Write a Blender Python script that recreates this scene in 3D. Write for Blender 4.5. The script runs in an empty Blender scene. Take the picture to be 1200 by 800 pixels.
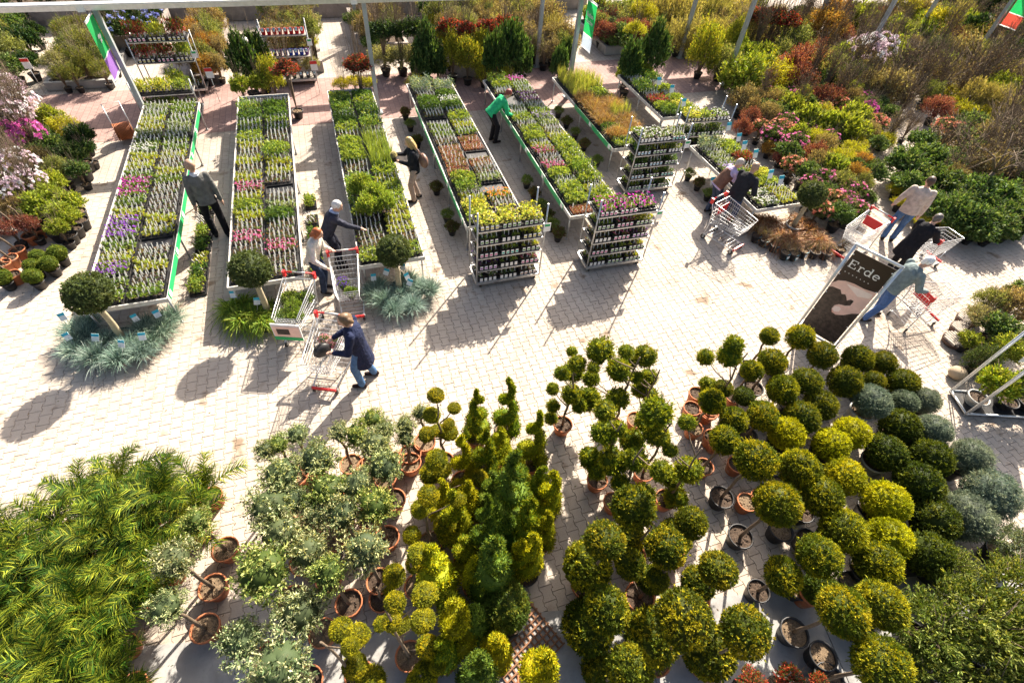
# Garden-centre yard seen from above: seedling tables, plant trolleys, shoppers, topiary.
# World: X to the right along the short table ends, Y along the tables away from the camera, Z up, metres.
import bpy, math, random
import numpy as np
from mathutils import Matrix, Vector

SC = bpy.context.scene
COL = SC.collection
RAD = math.radians

# ------------------------------------------------------------------ camera
cam = bpy.data.cameras.new('camera')
cam.sensor_width = 36.0
cam.lens = 36.0 * 589.5 / 1200.0
cam.clip_start, cam.clip_end = 0.1, 500.0
camo = bpy.data.objects.new('camera', cam)
COL.objects.link(camo)
def cam_axes(yaw, pitch, roll):
    cy, sy, cp, sp = math.cos(yaw), math.sin(yaw), math.cos(pitch), math.sin(pitch)
    fwd = Vector((sy*cp, cy*cp, -sp)); right = Vector((cy, -sy, 0)); down = fwd.cross(right)
    c, s = math.cos(roll), math.sin(roll)
    return right*c + down*s, down*c - right*s, fwd
_r, _d, _f = cam_axes(RAD(21.954), RAD(49.182), RAD(-5.51))
camo.matrix_world = Matrix(((_r.x, -_d.x, -_f.x, 0), (_r.y, -_d.y, -_f.y, 0), (_r.z, -_d.z, -_f.z, 7.45), (0, 0, 0, 1)))
SC.camera = camo

# ------------------------------------------------------------------ sky and sun
SUN_AZ, SUN_EL = RAD(43.0), RAD(38.2)
W = bpy.data.worlds.new('World'); SC.world = W; W.use_nodes = True
wn = W.node_tree; wn.nodes.clear()
sky = wn.nodes.new('ShaderNodeTexSky'); sky.sky_type = 'NISHITA'; sky.sun_disc = False
sky.air_density = 1.0; sky.dust_density = 5.0; sky.ozone_density = 0.4
sky.sun_elevation = SUN_EL; sky.sun_rotation = SUN_AZ
bg = wn.nodes.new('ShaderNodeBackground'); bg.inputs['Strength'].default_value = 0.07
wo = wn.nodes.new('ShaderNodeOutputWorld')
wn.links.new(sky.outputs[0], bg.inputs[0]); wn.links.new(bg.outputs[0], wo.inputs[0])
sun = bpy.data.lights.new('sun', 'SUN'); sun.energy = 5.0; sun.angle = RAD(0.55); sun.color = (1.0, 0.90, 0.76)
suno = bpy.data.objects.new('sun', sun); COL.objects.link(suno)
sd = Vector((math.sin(SUN_AZ)*math.cos(SUN_EL), math.cos(SUN_AZ)*math.cos(SUN_EL), math.sin(SUN_EL)))
suno.rotation_euler = sd.to_track_quat('Z', 'Y').to_euler(); suno.location = sd*40
SC.view_settings.view_transform = 'Standard'; SC.view_settings.look = 'None'
SC.view_settings.gamma = 1.0; SC.view_settings.use_curve_mapping = False
SC.view_settings.exposure = 1.64
SC.cycles.max_bounces = 6; SC.cycles.diffuse_bounces = 3; SC.cycles.glossy_bounces = 2
SC.cycles.transmission_bounces = 3; SC.cycles.transparent_max_bounces = 4

# ------------------------------------------------------------------ materials
MATS = {}
def nodes_of(name):
    m = bpy.data.materials.new(name); m.use_nodes = True
    nt = m.node_tree; nt.nodes.clear()
    out = nt.nodes.new('ShaderNodeOutputMaterial')
    MATS[name] = m
    return m, nt, out
def N(nt, kind, **kw):
    n = nt.nodes.new(kind)
    for k, v in kw.items():
        if hasattr(n, k): setattr(n, k, v)
    return n
def mixc(nt, fac, a, b, mode='MIX'):
    n = nt.nodes.new('ShaderNodeMix'); n.data_type = 'RGBA'; n.blend_type = mode
    for sock, val in ((n.inputs[0], fac), (n.inputs[6], a), (n.inputs[7], b)):
        if isinstance(val, (int, float)): sock.default_value = val
        elif isinstance(val, tuple): sock.default_value = (*val, 1.0) if len(val) == 3 else val
        else: nt.links.new(val, sock)
    return n.outputs[2]
def noise(nt, scale, detail=4.0, coord='Object'):
    t = nt.nodes.new('ShaderNodeTexNoise'); t.inputs['Scale'].default_value = scale; t.inputs['Detail'].default_value = detail
    if coord:
        c = nt.nodes.new('ShaderNodeTexCoord'); nt.links.new(c.outputs[coord], t.inputs['Vector'])
    return t
def ramp(nt, src, lo, hi):
    r = nt.nodes.new('ShaderNodeMapRange'); r.inputs[1].default_value = lo; r.inputs[2].default_value = hi
    nt.links.new(src, r.inputs[0]); return r.outputs[0]
def mat(name, col, rough=0.6, var=0.25, scale=8.0, metal=0.0, bump=0.0, spec=0.4, dirt=None):
    """plain surface: base colour broken up by two scales of noise, optional dirt patches and relief"""
    if name in MATS: return MATS[name]
    m, nt, out = nodes_of(name)
    p = nt.nodes.new('ShaderNodeBsdfPrincipled')
    n1 = noise(nt, scale); n2 = noise(nt, scale*6.3, 6)
    dk = tuple(c*(1-var) for c in col); lt = tuple(min(1, c*(1+var)) for c in col)
    c = mixc(nt, ramp(nt, n1.outputs[0], .3, .7), dk, lt)
    c = mixc(nt, ramp(nt, n2.outputs[0], .55, .75), c, dk)
    if dirt:
        n3 = noise(nt, scale*.7, 8)
        c = mixc(nt, ramp(nt, n3.outputs[0], .55, .7), c, dirt)
    nt.links.new(c, p.inputs['Base Color'])
    p.inputs['Roughness'].default_value = rough; p.inputs['Metallic'].default_value = metal
    p.inputs['Specular IOR Level'].default_value = spec
    if bump:
        b = nt.nodes.new('ShaderNodeBump'); b.inputs['Strength'].default_value = bump; b.inputs['Distance'].default_value = .01
        nt.links.new(n2.outputs[0], b.inputs['Height']); nt.links.new(b.outputs[0], p.inputs['Normal'])
    nt.links.new(p.outputs[0], out.inputs[0])
    return m
def leaf_material(name='leaf', through=(1.4, 1.25, .5), lo=.38, hi=1.5):
    """thin plant tissue: object colour, varied leaf by leaf, some leaves in the object's second colour; lets light through"""
    m, nt, out = nodes_of(name)
    at = N(nt, 'ShaderNodeAttribute', attribute_name='rnd')
    sp = nt.nodes.new('ShaderNodeSeparateXYZ'); nt.links.new(at.outputs['Vector'], sp.inputs[0])
    oi = nt.nodes.new('ShaderNodeObjectInfo')
    tip = N(nt, 'ShaderNodeAttribute', attribute_type='OBJECT', attribute_name='tint')
    tf = N(nt, 'ShaderNodeAttribute', attribute_type='OBJECT', attribute_name='tint_share')
    lt = N(nt, 'ShaderNodeMath', operation='LESS_THAN')
    nt.links.new(sp.outputs[1], lt.inputs[0]); nt.links.new(tf.outputs['Fac'], lt.inputs[1])
    c = mixc(nt, lt.outputs[0], oi.outputs['Color'], tip.outputs['Color'])
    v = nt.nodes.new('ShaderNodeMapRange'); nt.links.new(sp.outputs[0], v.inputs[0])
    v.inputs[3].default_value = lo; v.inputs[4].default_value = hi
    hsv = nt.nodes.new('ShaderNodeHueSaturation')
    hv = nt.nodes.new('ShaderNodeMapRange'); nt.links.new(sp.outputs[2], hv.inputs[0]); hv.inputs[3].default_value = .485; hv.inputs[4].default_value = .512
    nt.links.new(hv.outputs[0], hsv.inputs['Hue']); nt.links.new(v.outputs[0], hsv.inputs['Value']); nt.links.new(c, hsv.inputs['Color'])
    p = nt.nodes.new('ShaderNodeBsdfPrincipled'); p.inputs['Roughness'].default_value = .62; p.inputs['Specular IOR Level'].default_value = .16
    nt.links.new(hsv.outputs[0], p.inputs['Base Color'])
    tr = nt.nodes.new('ShaderNodeBsdfTranslucent')
    tc = mixc(nt, 1.0, hsv.outputs[0], through, 'MULTIPLY'); nt.links.new(tc, tr.inputs['Color'])
    mx = nt.nodes.new('ShaderNodeMixShader'); mx.inputs[0].default_value = .30
    nt.links.new(p.outputs[0], mx.inputs[1]); nt.links.new(tr.outputs[0], mx.inputs[2])
    nt.links.new(mx.outputs[0], out.inputs[0])
    return m
LEAF = leaf_material()
PETAL = leaf_material('petal', (1.1, 1.1, 1.1), .75, 1.2)
GLAUCOUS = leaf_material('glaucous_leaf', (1.1, 1.15, 1.0))
def tinted(name, rough=.7, spec=.3, var=.25, scale=30., fold=.1):
    """opaque surface in the object's own colour (cloth, hair, plastic)"""
    m, nt, out = nodes_of(name)
    oi = nt.nodes.new('ShaderNodeObjectInfo'); n1 = noise(nt, scale, 5)
    hsv = nt.nodes.new('ShaderNodeHueSaturation'); r = nt.nodes.new('ShaderNodeMapRange')
    nt.links.new(n1.outputs[0], r.inputs[0]); r.inputs[1].default_value = .3; r.inputs[2].default_value = .7
    r.inputs[3].default_value = 1-var; r.inputs[4].default_value = 1+var
    nt.links.new(r.outputs[0], hsv.inputs['Value']); nt.links.new(oi.outputs['Color'], hsv.inputs['Color'])
    p = nt.nodes.new('ShaderNodeBsdfPrincipled'); p.inputs['Roughness'].default_value = rough; p.inputs['Specular IOR Level'].default_value = spec
    nt.links.new(hsv.outputs[0], p.inputs['Base Color'])
    b = nt.nodes.new('ShaderNodeBump'); b.inputs['Strength'].default_value = fold; b.inputs['Distance'].default_value = .03
    n3 = noise(nt, 9., 3); n3.inputs['Distortion'].default_value = 1.2
    nt.links.new(n3.outputs[0] if fold > .3 else n1.outputs[0], b.inputs['Height']); nt.links.new(b.outputs[0], p.inputs['Normal'])
    nt.links.new(p.outputs[0], out.inputs[0]); return m
CLOTH = tinted('cloth', .85, .15, .22, 14., .9); HAIR = tinted('hair', .5, .4, .3, 40.); PLAST = tinted('plastic', .4, .4, .08, 12.); SKIN = tinted('skin', .55, .35, .1, 20.)
SOIL = mat('soil', (.075, .05, .034), .95, .5, 60, bump=.8)
MULCH = mat('mulch', (.20, .14, .085), .95, .5, 70, bump=.8)
BARK = mat('bark', (.17, .125, .085), .9, .35, 40, bump=.6)
TERRA = mat('terracotta', (.42, .145, .062), .8, .22, 9, bump=.15, dirt=(.42, .27, .19))
BLACK = mat('black_plastic', (.018, .018, .02), .5, .3, 12, dirt=(.06, .052, .045))
GREYPL = mat('grey_plastic', (.42, .42, .40), .5, .15, 12)
STEEL = mat('galvanised_steel', (.52, .53, .53), .42, .18, 16, metal=.75, dirt=(.34, .33, .32))
WIRE = mat('zinc_wire', (.62, .63, .64), .35, .1, 30, metal=.6)
POSTM = mat('painted_steel', (.36, .39, .41), .45, .12, 6, metal=.2, dirt=(.28, .29, .29))
WHITE = mat('white_paint', (.78, .78, .76), .5, .06, 10, dirt=(.6, .59, .56))
ALU = mat('aluminium', (.60, .62, .63), .35, .1, 10, metal=.6)
WOOD = mat('grey_timber', (.33, .29, .25), .85, .25, 18, bump=.4, dirt=(.22, .19, .16))
BOARD = mat('weathered_board', (.55, .53, .49), .75, .15, 14, dirt=(.4, .37, .33))
CONC = mat('concrete', (.30, .295, .285), .9, .14, 3.5, bump=.35, dirt=(.22, .21, .2))
def cloth_print(name, col):
    m, nt, out = nodes_of(name)
    n = noise(nt, 5.); c = mixc(nt, n.outputs[0], tuple(v*.88 for v in col), tuple(min(1, v*1.1) for v in col))
    p = nt.nodes.new('ShaderNodeBsdfPrincipled'); p.inputs['Roughness'].default_value = .6; nt.links.new(c, p.inputs['Base Color'])
    t = nt.nodes.new('ShaderNodeBsdfTranslucent'); nt.links.new(c, t.inputs[0])
    mx = nt.nodes.new('ShaderNodeMixShader'); mx.inputs[0].default_value = .5; nt.links.new(p.outputs[0], mx.inputs[1]); nt.links.new(t.outputs[0], mx.inputs[2]); nt.links.new(mx.outputs[0], out.inputs[0]); return m
GREEN = mat('green_print', (.02, .36, .11), .5, .08, 6)
BGREEN = cloth_print('green_banner_cloth', (.02, .42, .11)); BPURPLE = cloth_print('purple_banner_cloth', (.36, .17, .58)); BGREY = cloth_print('grey_banner_cloth', (.42, .50, .60)); BRED = cloth_print('red_banner_cloth', (.55, .08, .05)); BWHITE = cloth_print('white_banner_cloth', (.82, .82, .80))
PURPLE = mat('purple_print', (.32, .17, .52), .5, .06, 6)
GREYPR = mat('grey_print', (.42, .48, .55), .5, .06, 6)
REDPR = mat('red_plastic', (.62, .03, .03), .4, .1, 10)
LABELW = mat('white_label', (.8, .8, .78), .5, .06, 40)
LABELT = mat('teal_label', (.03, .42, .55), .5, .06, 40)
LABELO = mat('orange_label', (.7, .22, .05), .5, .1, 40)
def translucent_white():
    m, nt, out = nodes_of('label_plastic')
    p = nt.nodes.new('ShaderNodeBsdfPrincipled'); n = noise(nt, 40); nt.links.new(mixc(nt, n.outputs[0], (.72, .73, .72), (.85, .85, .82)), p.inputs['Base Color']); p.inputs['Roughness'].default_value = .4
    t = nt.nodes.new('ShaderNodeBsdfTranslucent'); t.inputs[0].default_value = (.85, .85, .82, 1)
    mx = nt.nodes.new('ShaderNodeMixShader'); mx.inputs[0].default_value = .5; nt.links.new(p.outputs[0], mx.inputs[1]); nt.links.new(t.outputs[0], mx.inputs[2]); nt.links.new(mx.outputs[0], out.inputs[0]); return m
LABELP = translucent_white()
RUBBER = mat('rubber', (.05, .045, .04), .8, .3, 20)

# ------------------------------------------------------------------ mesh builder
class MB:
    def __init__(s, seed=0):
        s.V = []; s.n = 0; s.F = []; s.R = []; s.rng = np.random.default_rng(seed)
    def add(s, V, F, mi=0, rnd=None, smooth=False):
        V = np.asarray(V, float).reshape(-1, 3); F = np.asarray(F, int)
        if F.ndim == 1: F = F[None]
        s.V.append(V); s.F.append((F + s.n, mi, smooth)); s.n += len(V)
        if rnd is None: rnd = np.broadcast_to(s.rng.random(3), (len(V), 3))
        s.R.append(rnd); return s
    def box(s, c, d, rz=0.0, mi=0, M=None):
        x, y, z = np.array(d)/2
        V = np.array([(-x,-y,-z),(x,-y,-z),(x,y,-z),(-x,y,-z),(-x,-y,z),(x,-y,z),(x,y,z),(-x,y,z)])
        if M is not None: V = V @ np.array(M).T
        if rz:
            c_, s_ = math.cos(rz), math.sin(rz); V = V @ np.array([(c_, s_, 0), (-s_, c_, 0), (0, 0, 1)])
        return s.add(V + np.array(c), [(0,3,2,1),(4,5,6,7),(0,1,5,4),(1,2,6,5),(2,3,7,6),(3,0,4,7)], mi)
    def tube(s, P, r, n=6, mi=0, cap=True, smooth=True):
        P = np.asarray(P, float); k = len(P); r = np.broadcast_to(np.asarray(r, float), (k,))
        T = np.gradient(P, axis=0); T /= np.linalg.norm(T, axis=1)[:, None] + 1e-9
        up = np.array((0, 0, 1.)) if abs(T[0, 2]) < .9 else np.array((1., 0, 0))
        A = np.cross(T, up); A /= np.linalg.norm(A, axis=1)[:, None] + 1e-9; B = np.cross(T, A)
        a = np.arange(n)*2*np.pi/n + np.pi/n
        V = P[:, None] + r[:, None, None]*(np.cos(a)[None, :, None]*A[:, None] + np.sin(a)[None, :, None]*B[:, None])
        i = np.arange(k-1)[:, None]*n; j = np.arange(n)[None]; j2 = (j+1) % n
        F = np.stack([i+j, i+n+j, i+n+j2, i+j2], -1).reshape(-1, 4)
        s.add(V, F, mi, smooth=smooth)
        if cap:
            b = s.n - k*n
            s.F.append((np.arange(n)[None] + b, mi, False)); s.F.append((np.arange(n)[None, ::-1] + b + (k-1)*n, mi, False))
        return s
    def lathe(s, prof, n=14, c=(0, 0, 0), mi=0, smooth=True, close=False):
        prof = np.asarray(prof, float); k = len(prof); a = np.arange(n)*2*np.pi/n
        V = np.stack([prof[:, 0, None]*np.cos(a), prof[:, 0, None]*np.sin(a), np.broadcast_to(prof[:, 1, None], (k, n))], -1) + np.array(c)
        i = np.arange(k-1)[:, None]*n; j = np.arange(n)[None]; j2 = (j+1) % n
        s.add(V, np.stack([i+j, i+j2, i+n+j2, i+n+j], -1).reshape(-1, 4), mi, smooth=smooth)
        b = s.n - k*n
        if close:
            s.F.append((np.arange(n)[None, ::-1] + b, mi, False)); s.F.append((np.arange(n)[None] + b + (k-1)*n, mi, False))
        return s
    def ball(s, c, r, nu=10, nv=7, mi=0, jit=0.0, rnd=None):
        r = np.broadcast_to(np.asarray(r, float), (3,))
        t = np.linspace(0.02, np.pi-.02, nv); a = np.arange(nu)*2*np.pi/nu
        V = np.stack([np.sin(t)[:, None]*np.cos(a), np.sin(t)[:, None]*np.sin(a), np.broadcast_to(np.cos(t)[:, None], (nv, nu))], -1)
        if jit: V = V*(1 + s.rng.normal(0, jit, (nv, nu, 1)))
        V = V*r + np.array(c)
        i = np.arange(nv-1)[:, None]*nu; j = np.arange(nu)[None]; j2 = (j+1) % nu
        return s.add(V, np.stack([i+j, i+nu+j, i+nu+j2, i+j2], -1).reshape(-1, 4), mi, rnd if rnd is None else np.broadcast_to(rnd, (nu*nv, 3)), smooth=True)
    def leaves(s, P, D, L, Wd, mi=0, spread=.7, fold=.25, rnd=None):
        """one pointed four-cornered leaf per point P, growing roughly along D"""
        P = np.asarray(P, float); k = len(P); g = s.rng
        D = np.asarray(D, float) + g.normal(0, spread, (k, 3)); D /= np.linalg.norm(D, axis=1)[:, None] + 1e-9
        S = np.cross(D, g.normal(0, 1, (k, 3))); S /= np.linalg.norm(S, axis=1)[:, None] + 1e-9
        U = np.cross(D, S)
        L = np.broadcast_to(L, (k,))*g.uniform(.7, 1.3, k); w = np.broadcast_to(Wd, (k,))*g.uniform(.75, 1.25, k)
        mid = P + D*L[:, None]*.45 + U*(L*fold*g.normal(0, .5, k))[:, None]
        V = np.stack([P, mid - S*w[:, None]/2, P + D*L[:, None], mid + S*w[:, None]/2], 1).reshape(-1, 3)
        if rnd is None: rnd = g.random((k, 3))
        return s.add(V, np.arange(4*k).reshape(k, 4), mi, np.repeat(rnd, 4, axis=0))
    def blades(s, P, D, L, Wd, droop=.5, seg=3, mi=0, rnd=None):
        """narrow arching blades (grasses, straps)"""
        P = np.asarray(P, float); k = len(P); g = s.rng
        D = np.asarray(D, float); D = D/(np.linalg.norm(D, axis=1)[:, None] + 1e-9)
        L = np.broadcast_to(L, (k,))*g.uniform(.7, 1.25, k)
        S = np.cross(D, (0, 0, 1.)) + g.normal(0, .15, (k, 3)); S /= np.linalg.norm(S, axis=1)[:, None] + 1e-9
        pts = []
        for q in range(seg+1):
            t = q/seg
            c = P + D*(L*t)[:, None]; c[:, 2] -= droop*L*t*t
            w = Wd*(1-t)**.6*.5 + .0006
            pts += [c - S*w, c + S*w]
        V = np.stack(pts, 1); m = 2*(seg+1)
        F = np.concatenate([np.array([[2*q, 2*q+1, 2*q+3, 2*q+2]]) for q in range(seg)])
        F = (np.arange(k)[:, None, None]*m + F[None]).reshape(-1, 4)
        if rnd is None: rnd = g.random((k, 3))
        return s.add(V.reshape(-1, 3), F, mi, np.repeat(rnd, m, axis=0))
    def mesh(s, name, mats, attr=True):
        me = bpy.data.meshes.new(name)
        V = np.concatenate(s.V) if s.V else np.zeros((0, 3))
        me.vertices.add(len(V)); me.vertices.foreach_set('co', V.ravel())
        idx = np.concatenate([F.ravel() for F, _, _ in s.F]); sz = np.concatenate([np.full(len(F), F.shape[1]) for F, _, _ in s.F])
        mi = np.concatenate([np.full(len(F), m) for F, m, _ in s.F]); sm = np.concatenate([np.full(len(F), b) for F, _, b in s.F])
        me.loops.add(len(idx)); me.loops.foreach_set('vertex_index', idx.astype(np.int32))
        me.polygons.add(len(sz)); st = np.concatenate([[0], np.cumsum(sz)[:-1]])
        me.polygons.foreach_set('loop_start', st.astype(np.int32)); me.polygons.foreach_set('material_index', mi.astype(np.int32))
        me.polygons.foreach_set('use_smooth', sm.astype(bool))
        for m in (mats if isinstance(mats, (list, tuple)) else [mats]): me.materials.append(m)
        if attr:
            a = me.attributes.new('rnd', 'FLOAT_VECTOR', 'POINT'); a.data.foreach_set('vector', np.concatenate(s.R).ravel())
        me.update(calc_edges=True); return me

def ob(name, me, parent=None, loc=(0, 0, 0), rz=0.0, sc=1.0, col=None, tint=None, share=0.0, rot=None, kind=None):
    o = bpy.data.objects.new(name, me); COL.objects.link(o)
    o.location = loc
    o.rotation_euler = rot if rot else (0, 0, rz)
    o.scale = (sc, sc, sc) if isinstance(sc, (int, float)) else sc
    if parent: o.parent = parent
    if col: o.color = (*col, 1.0); o['tint'] = list(tint or col); o['tint_share'] = float(share)
    if kind: o['kind'] = kind
    return o
def thing(name, label, cat, loc=(0, 0, 0), rz=0.0, group=None):
    o = bpy.data.objects.new(name, None); COL.objects.link(o); o.empty_display_size = .1
    o.location = (*loc[:2], loc[2] if len(loc) > 2 else 0.0); o.rotation_euler = (0, 0, rz)
    o['label'] = label; o['category'] = cat; o['kind'] = 'thing'
    if group: o['group'] = group
    return o
def tag(o, label, cat, group=None):
    o['label'] = label; o['category'] = cat
    if group: o['group'] = group
    return o
def struct(o): o['kind'] = 'structure'; return o
ORD = ['first', 'second', 'third', 'fourth', 'fifth', 'sixth', 'seventh', 'eighth', 'ninth', 'tenth', 'eleventh', 'twelfth', 'thirteenth', 'fourteenth', 'fifteenth', 'sixteenth', 'seventeenth', 'eighteenth', 'nineteenth', 'twentieth', 'twenty-first', 'twenty-second', 'twenty-third', 'twenty-fourth', 'twenty-fifth', 'twenty-sixth', 'twenty-seventh', 'twenty-eighth', 'twenty-ninth', 'thirtieth'] + ['%d-th' % k for k in range(31, 90)]
def cached(fn):
    memo = {}
    def w(*a):
        if a not in memo: memo[a] = fn(*a)
        return memo[a]
    return w
rs = random.Random(7)

# ------------------------------------------------------------------ ground
def brick_material(name, c1, c2, joint, bw=.20, bh=.165):
    m, nt, out = nodes_of(name)
    tc = nt.nodes.new('ShaderNodeTexCoord'); mp = nt.nodes.new('ShaderNodeMapping'); mp.inputs['Rotation'].default_value = (0, 0, RAD(90))
    nt.links.new(tc.outputs['Object'], mp.inputs[0])
    b = nt.nodes.new('ShaderNodeTexBrick'); nt.links.new(mp.outputs[0], b.inputs['Vector'])
    b.inputs['Scale'].default_value = 1.0; b.inputs['Brick Width'].default_value = bw; b.inputs['Row Height'].default_value = bh
    b.inputs['Mortar Size'].default_value = .006; b.inputs['Mortar Smooth'].default_value = .3
    b.inputs['Color1'].default_value = (*c1, 1); b.inputs['Color2'].default_value = (*c2, 1); b.inputs['Mortar'].default_value = (*joint, 1)
    n = noise(nt, .9, 6); n2 = noise(nt, 22, 5)
    c = mixc(nt, ramp(nt, n.outputs[0], .35, .7), b.outputs[0], (.82, .8, .78), 'MULTIPLY')
    c = mixc(nt, ramp(nt, n2.outputs[0], .55, .8), c, (.6, .57, .53), 'MULTIPLY')
    p = nt.nodes.new('ShaderNodeBsdfPrincipled'); p.inputs['Roughness'].default_value = .9; p.inputs['Specular IOR Level'].default_value = .2
    nt.links.new(c, p.inputs['Base Color'])
    bp = nt.nodes.new('ShaderNodeBump'); bp.inputs['Strength'].default_value = .5; bp.inputs['Distance'].default_value = .006; bp.invert = True
    nt.links.new(b.outputs['Fac'], bp.inputs['Height']); nt.links.new(bp.outputs[0], p.inputs['Normal'])
    nt.links.new(p.outputs[0], out.inputs[0]); return m
GROUND = brick_material('grey_paving', (.47, .41, .355), (.40, .35, .305), (.22, .2, .18))
REDPAVE = brick_material('red_paving', (.37, .25, .225), (.31, .205, .185), (.18, .13, .115))
def paver_material():
    m, nt, out = nodes_of('paver_stone')
    at = N(nt, 'ShaderNodeAttribute', attribute_name='rnd'); sp = nt.nodes.new('ShaderNodeSeparateXYZ'); nt.links.new(at.outputs['Vector'], sp.inputs[0])
    oi = nt.nodes.new('ShaderNodeObjectInfo'); ad = N(nt, 'ShaderNodeMath', operation='ADD'); nt.links.new(sp.outputs[0], ad.inputs[0]); nt.links.new(oi.outputs['Random'], ad.inputs[1])
    fr = N(nt, 'ShaderNodeMath', operation='FRACT'); nt.links.new(ad.outputs[0], fr.inputs[0])
    c = mixc(nt, fr.outputs[0], (.43, .375, .32), (.475, .415, .352))
    g = nt.nodes.new('ShaderNodeNewGeometry')
    def wn_(scale, d):
        t = nt.nodes.new('ShaderNodeTexNoise'); t.inputs['Scale'].default_value = scale; t.inputs['Detail'].default_value = d; nt.links.new(g.outputs['Position'], t.inputs['Vector']); return t
    a = wn_(.8, 6); b = wn_(60, 4); s = wn_(5.0, 8)
    c = mixc(nt, ramp(nt, a.outputs[0], .35, .7), c, (.86, .83, .80), 'MULTIPLY')
    c = mixc(nt, ramp(nt, s.outputs[0], .58, .72), c, (.78, .75, .72), 'MULTIPLY')
    c = mixc(nt, ramp(nt, b.outputs[0], .5, .75), c, (.8, .79, .78), 'MULTIPLY')
    st = wn_(1.7, 9); c = mixc(nt, ramp(nt, st.outputs[0], .63, .70), c, (.55, .47, .40), 'MULTIPLY')
    dr = wn_(11., 3); c = mixc(nt, ramp(nt, dr.outputs[0], .73, .76), c, (.38, .31, .26), 'MULTIPLY')
    p = nt.nodes.new('ShaderNodeBsdfPrincipled'); p.inputs['Roughness'].default_value = .88; p.inputs['Specular IOR Level'].default_value = .25
    nt.links.new(c, p.inputs['Base Color'])
    bp = nt.nodes.new('ShaderNodeBump'); bp.inputs['Strength'].default_value = .3; bp.inputs['Distance'].default_value = .003
    nt.links.new(b.outputs[0], bp.inputs['Height']); nt.links.new(bp.outputs[0], p.inputs['Normal'])
    nt.links.new(p.outputs[0], out.inputs[0]); return m
PAVER = paver_material()
JOINT = mat('joint_sand', (.15, .128, .105), .95, .4, 12)

def sheet(name, pts, z, m):
    me = bpy.data.meshes.new(name); me.from_pydata([(x, y, z) for x, y in pts], [], [tuple(range(len(pts)))]); me.materials.append(m)
    return struct(ob(name, me))
sheet('ground', [(-90, -60), (120, -60), (120, 130), (-90, 130)], -.020, GROUND)
sheet('red_paving_band', [(-14, 15.55), (40, 15.55), (40, 18.75), (-14, 18.75)], -.014, REDPAVE)
# foreground slab of cast concrete; its edge runs askew to the paving
SL0, SLD = Vector((-12.0, 4.29)), Vector((.9759, -.2182))       # a point on the edge and the edge direction
SLN = Vector((SLD.y, -SLD.x))                                     # towards the camera side
slab = MB(1)
for k in range(12):
    a = SL0 + SLD*(k*2.5 + .006); b = SL0 + SLD*(k*2.5 + 2.494)
    q = [a, b, b + SLN*5.0, a + SLN*5.0]
    slab.add([(p.x, p.y, .005) for p in q] + [(p.x, p.y, -.1) for p in q], [(3, 2, 1, 0), (0, 1, 5, 4), (1, 2, 6, 5), (2, 3, 7, 6), (3, 0, 4, 7)])
struct(ob('concrete_slab', slab.mesh('concrete_slab', CONC)))
# double-T interlocking pavers, 165 x 200 mm, running bond
PW, PL, PC = .165, .200, 0.0115
def paver_outline():
    h, w, c, d, g = PL/2, PW/2, PC, .012, .0026
    right = [(-h, w+c), (-h/2-d, w+c), (-h/2+d, w-c), (h/2-d, w-c), (h/2+d, w+c), (h, w+c)]
    pts = [(x-g, y+g if y < 0 and abs(y) > h-.001 else (y-g if y > h-.001 else y)) for y, x in right]
    return pts + [(-x, -y) for x, y in pts]
PO = np.array(paver_outline()); PN = len(PO)
def paver_geom(cx, cy, tilt=0.0, dz=0.0):
    inn = PO*np.array([.955, .965])
    top = np.c_[inn + (cx, cy), np.full(PN, dz) + tilt*inn[:, 0]]; mid = np.c_[PO + (cx, cy), np.full(PN, -.005+dz)]; bot = np.c_[PO + (cx, cy), np.full(PN, -.013)]
    i = np.arange(PN); j = (i+1) % PN
    return np.concatenate([top, mid, bot]), [i[None], np.stack([i+PN, j+PN, j, i], -1), np.stack([i+2*PN, j+2*PN, j+PN, i+PN], -1)]
def in_view(x, y, m=.14):
    p = Vector((x, y, -7.45)); w = p.dot(_f)
    if w < .5: return False
    u, v = p.dot(_r)/w*589.5/600, p.dot(_d)/w*589.5/400
    return abs(u) < 1+m and abs(v) < 1+m*1.4
def inside(x, y, poly):
    c = False; n = len(poly)
    for i in range(n):
        (x1, y1), (x2, y2) = poly[i], poly[(i+1) % n]
        if (y1 > y) != (y2 > y) and x < (x2-x1)*(y-y1)/(y2-y1) + x1: c = not c
    return c
PAVE_Y1 = 13.4
cells = []
for i in range(-75, 130):
    x = i*PW
    for k in range(-12, 70):
        y = k*PL + (PL/2 if i % 2 else 0)
        if y > PAVE_Y1 or not in_view(x, y): continue
        if (Vector((x, y)) - SL0).dot(SLN) > .07: continue
        cells.append((x, y))
# open gaps between the plants where single stones are largest in view
GAPS = [[(1.82, 3.16), (3.31, 4.27), (2.57, 4.47), (1.11, 1.56), (1.65, 1.34), (2.44, 2.27)],
        [(4.46, 2.64), (3.65, 2.05), (3.68, 0.89), (4.52, 0.64), (4.69, 1.75)],
        [(-2.83, 3.95), (-3.29, 2.01), (-2.24, 1.68), (-2.36, 3.81)],
        [(-1.17, 2.36), (-1.54, 1.75), (-0.46, 1.82), (-0.33, 2.58)],
        [(9.97, 2.44), (8.60, 1.21), (8.41, 0.10), (9.92, 0.83), (11.01, 1.66)],
        [(2.72, 4.43), (4.99, 3.81), (5.74, 5.09), (3.06, 5.80)],
        [(-1.96, 7.11), (-1.99, 5.20), (0.22, 4.94), (0.49, 6.47)]]
single = []
for g in GAPS:
    for c in cells:
        if len(single) < 300 and c not in single and inside(c[0], c[1], g): single.append(c)
ss = set(single)
pv = struct(bpy.data.objects.new('paving', None)); COL.objects.link(pv)
bed = MB(3)
xs = [c[0] for c in cells]; ys = [c[1] for c in cells]
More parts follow.
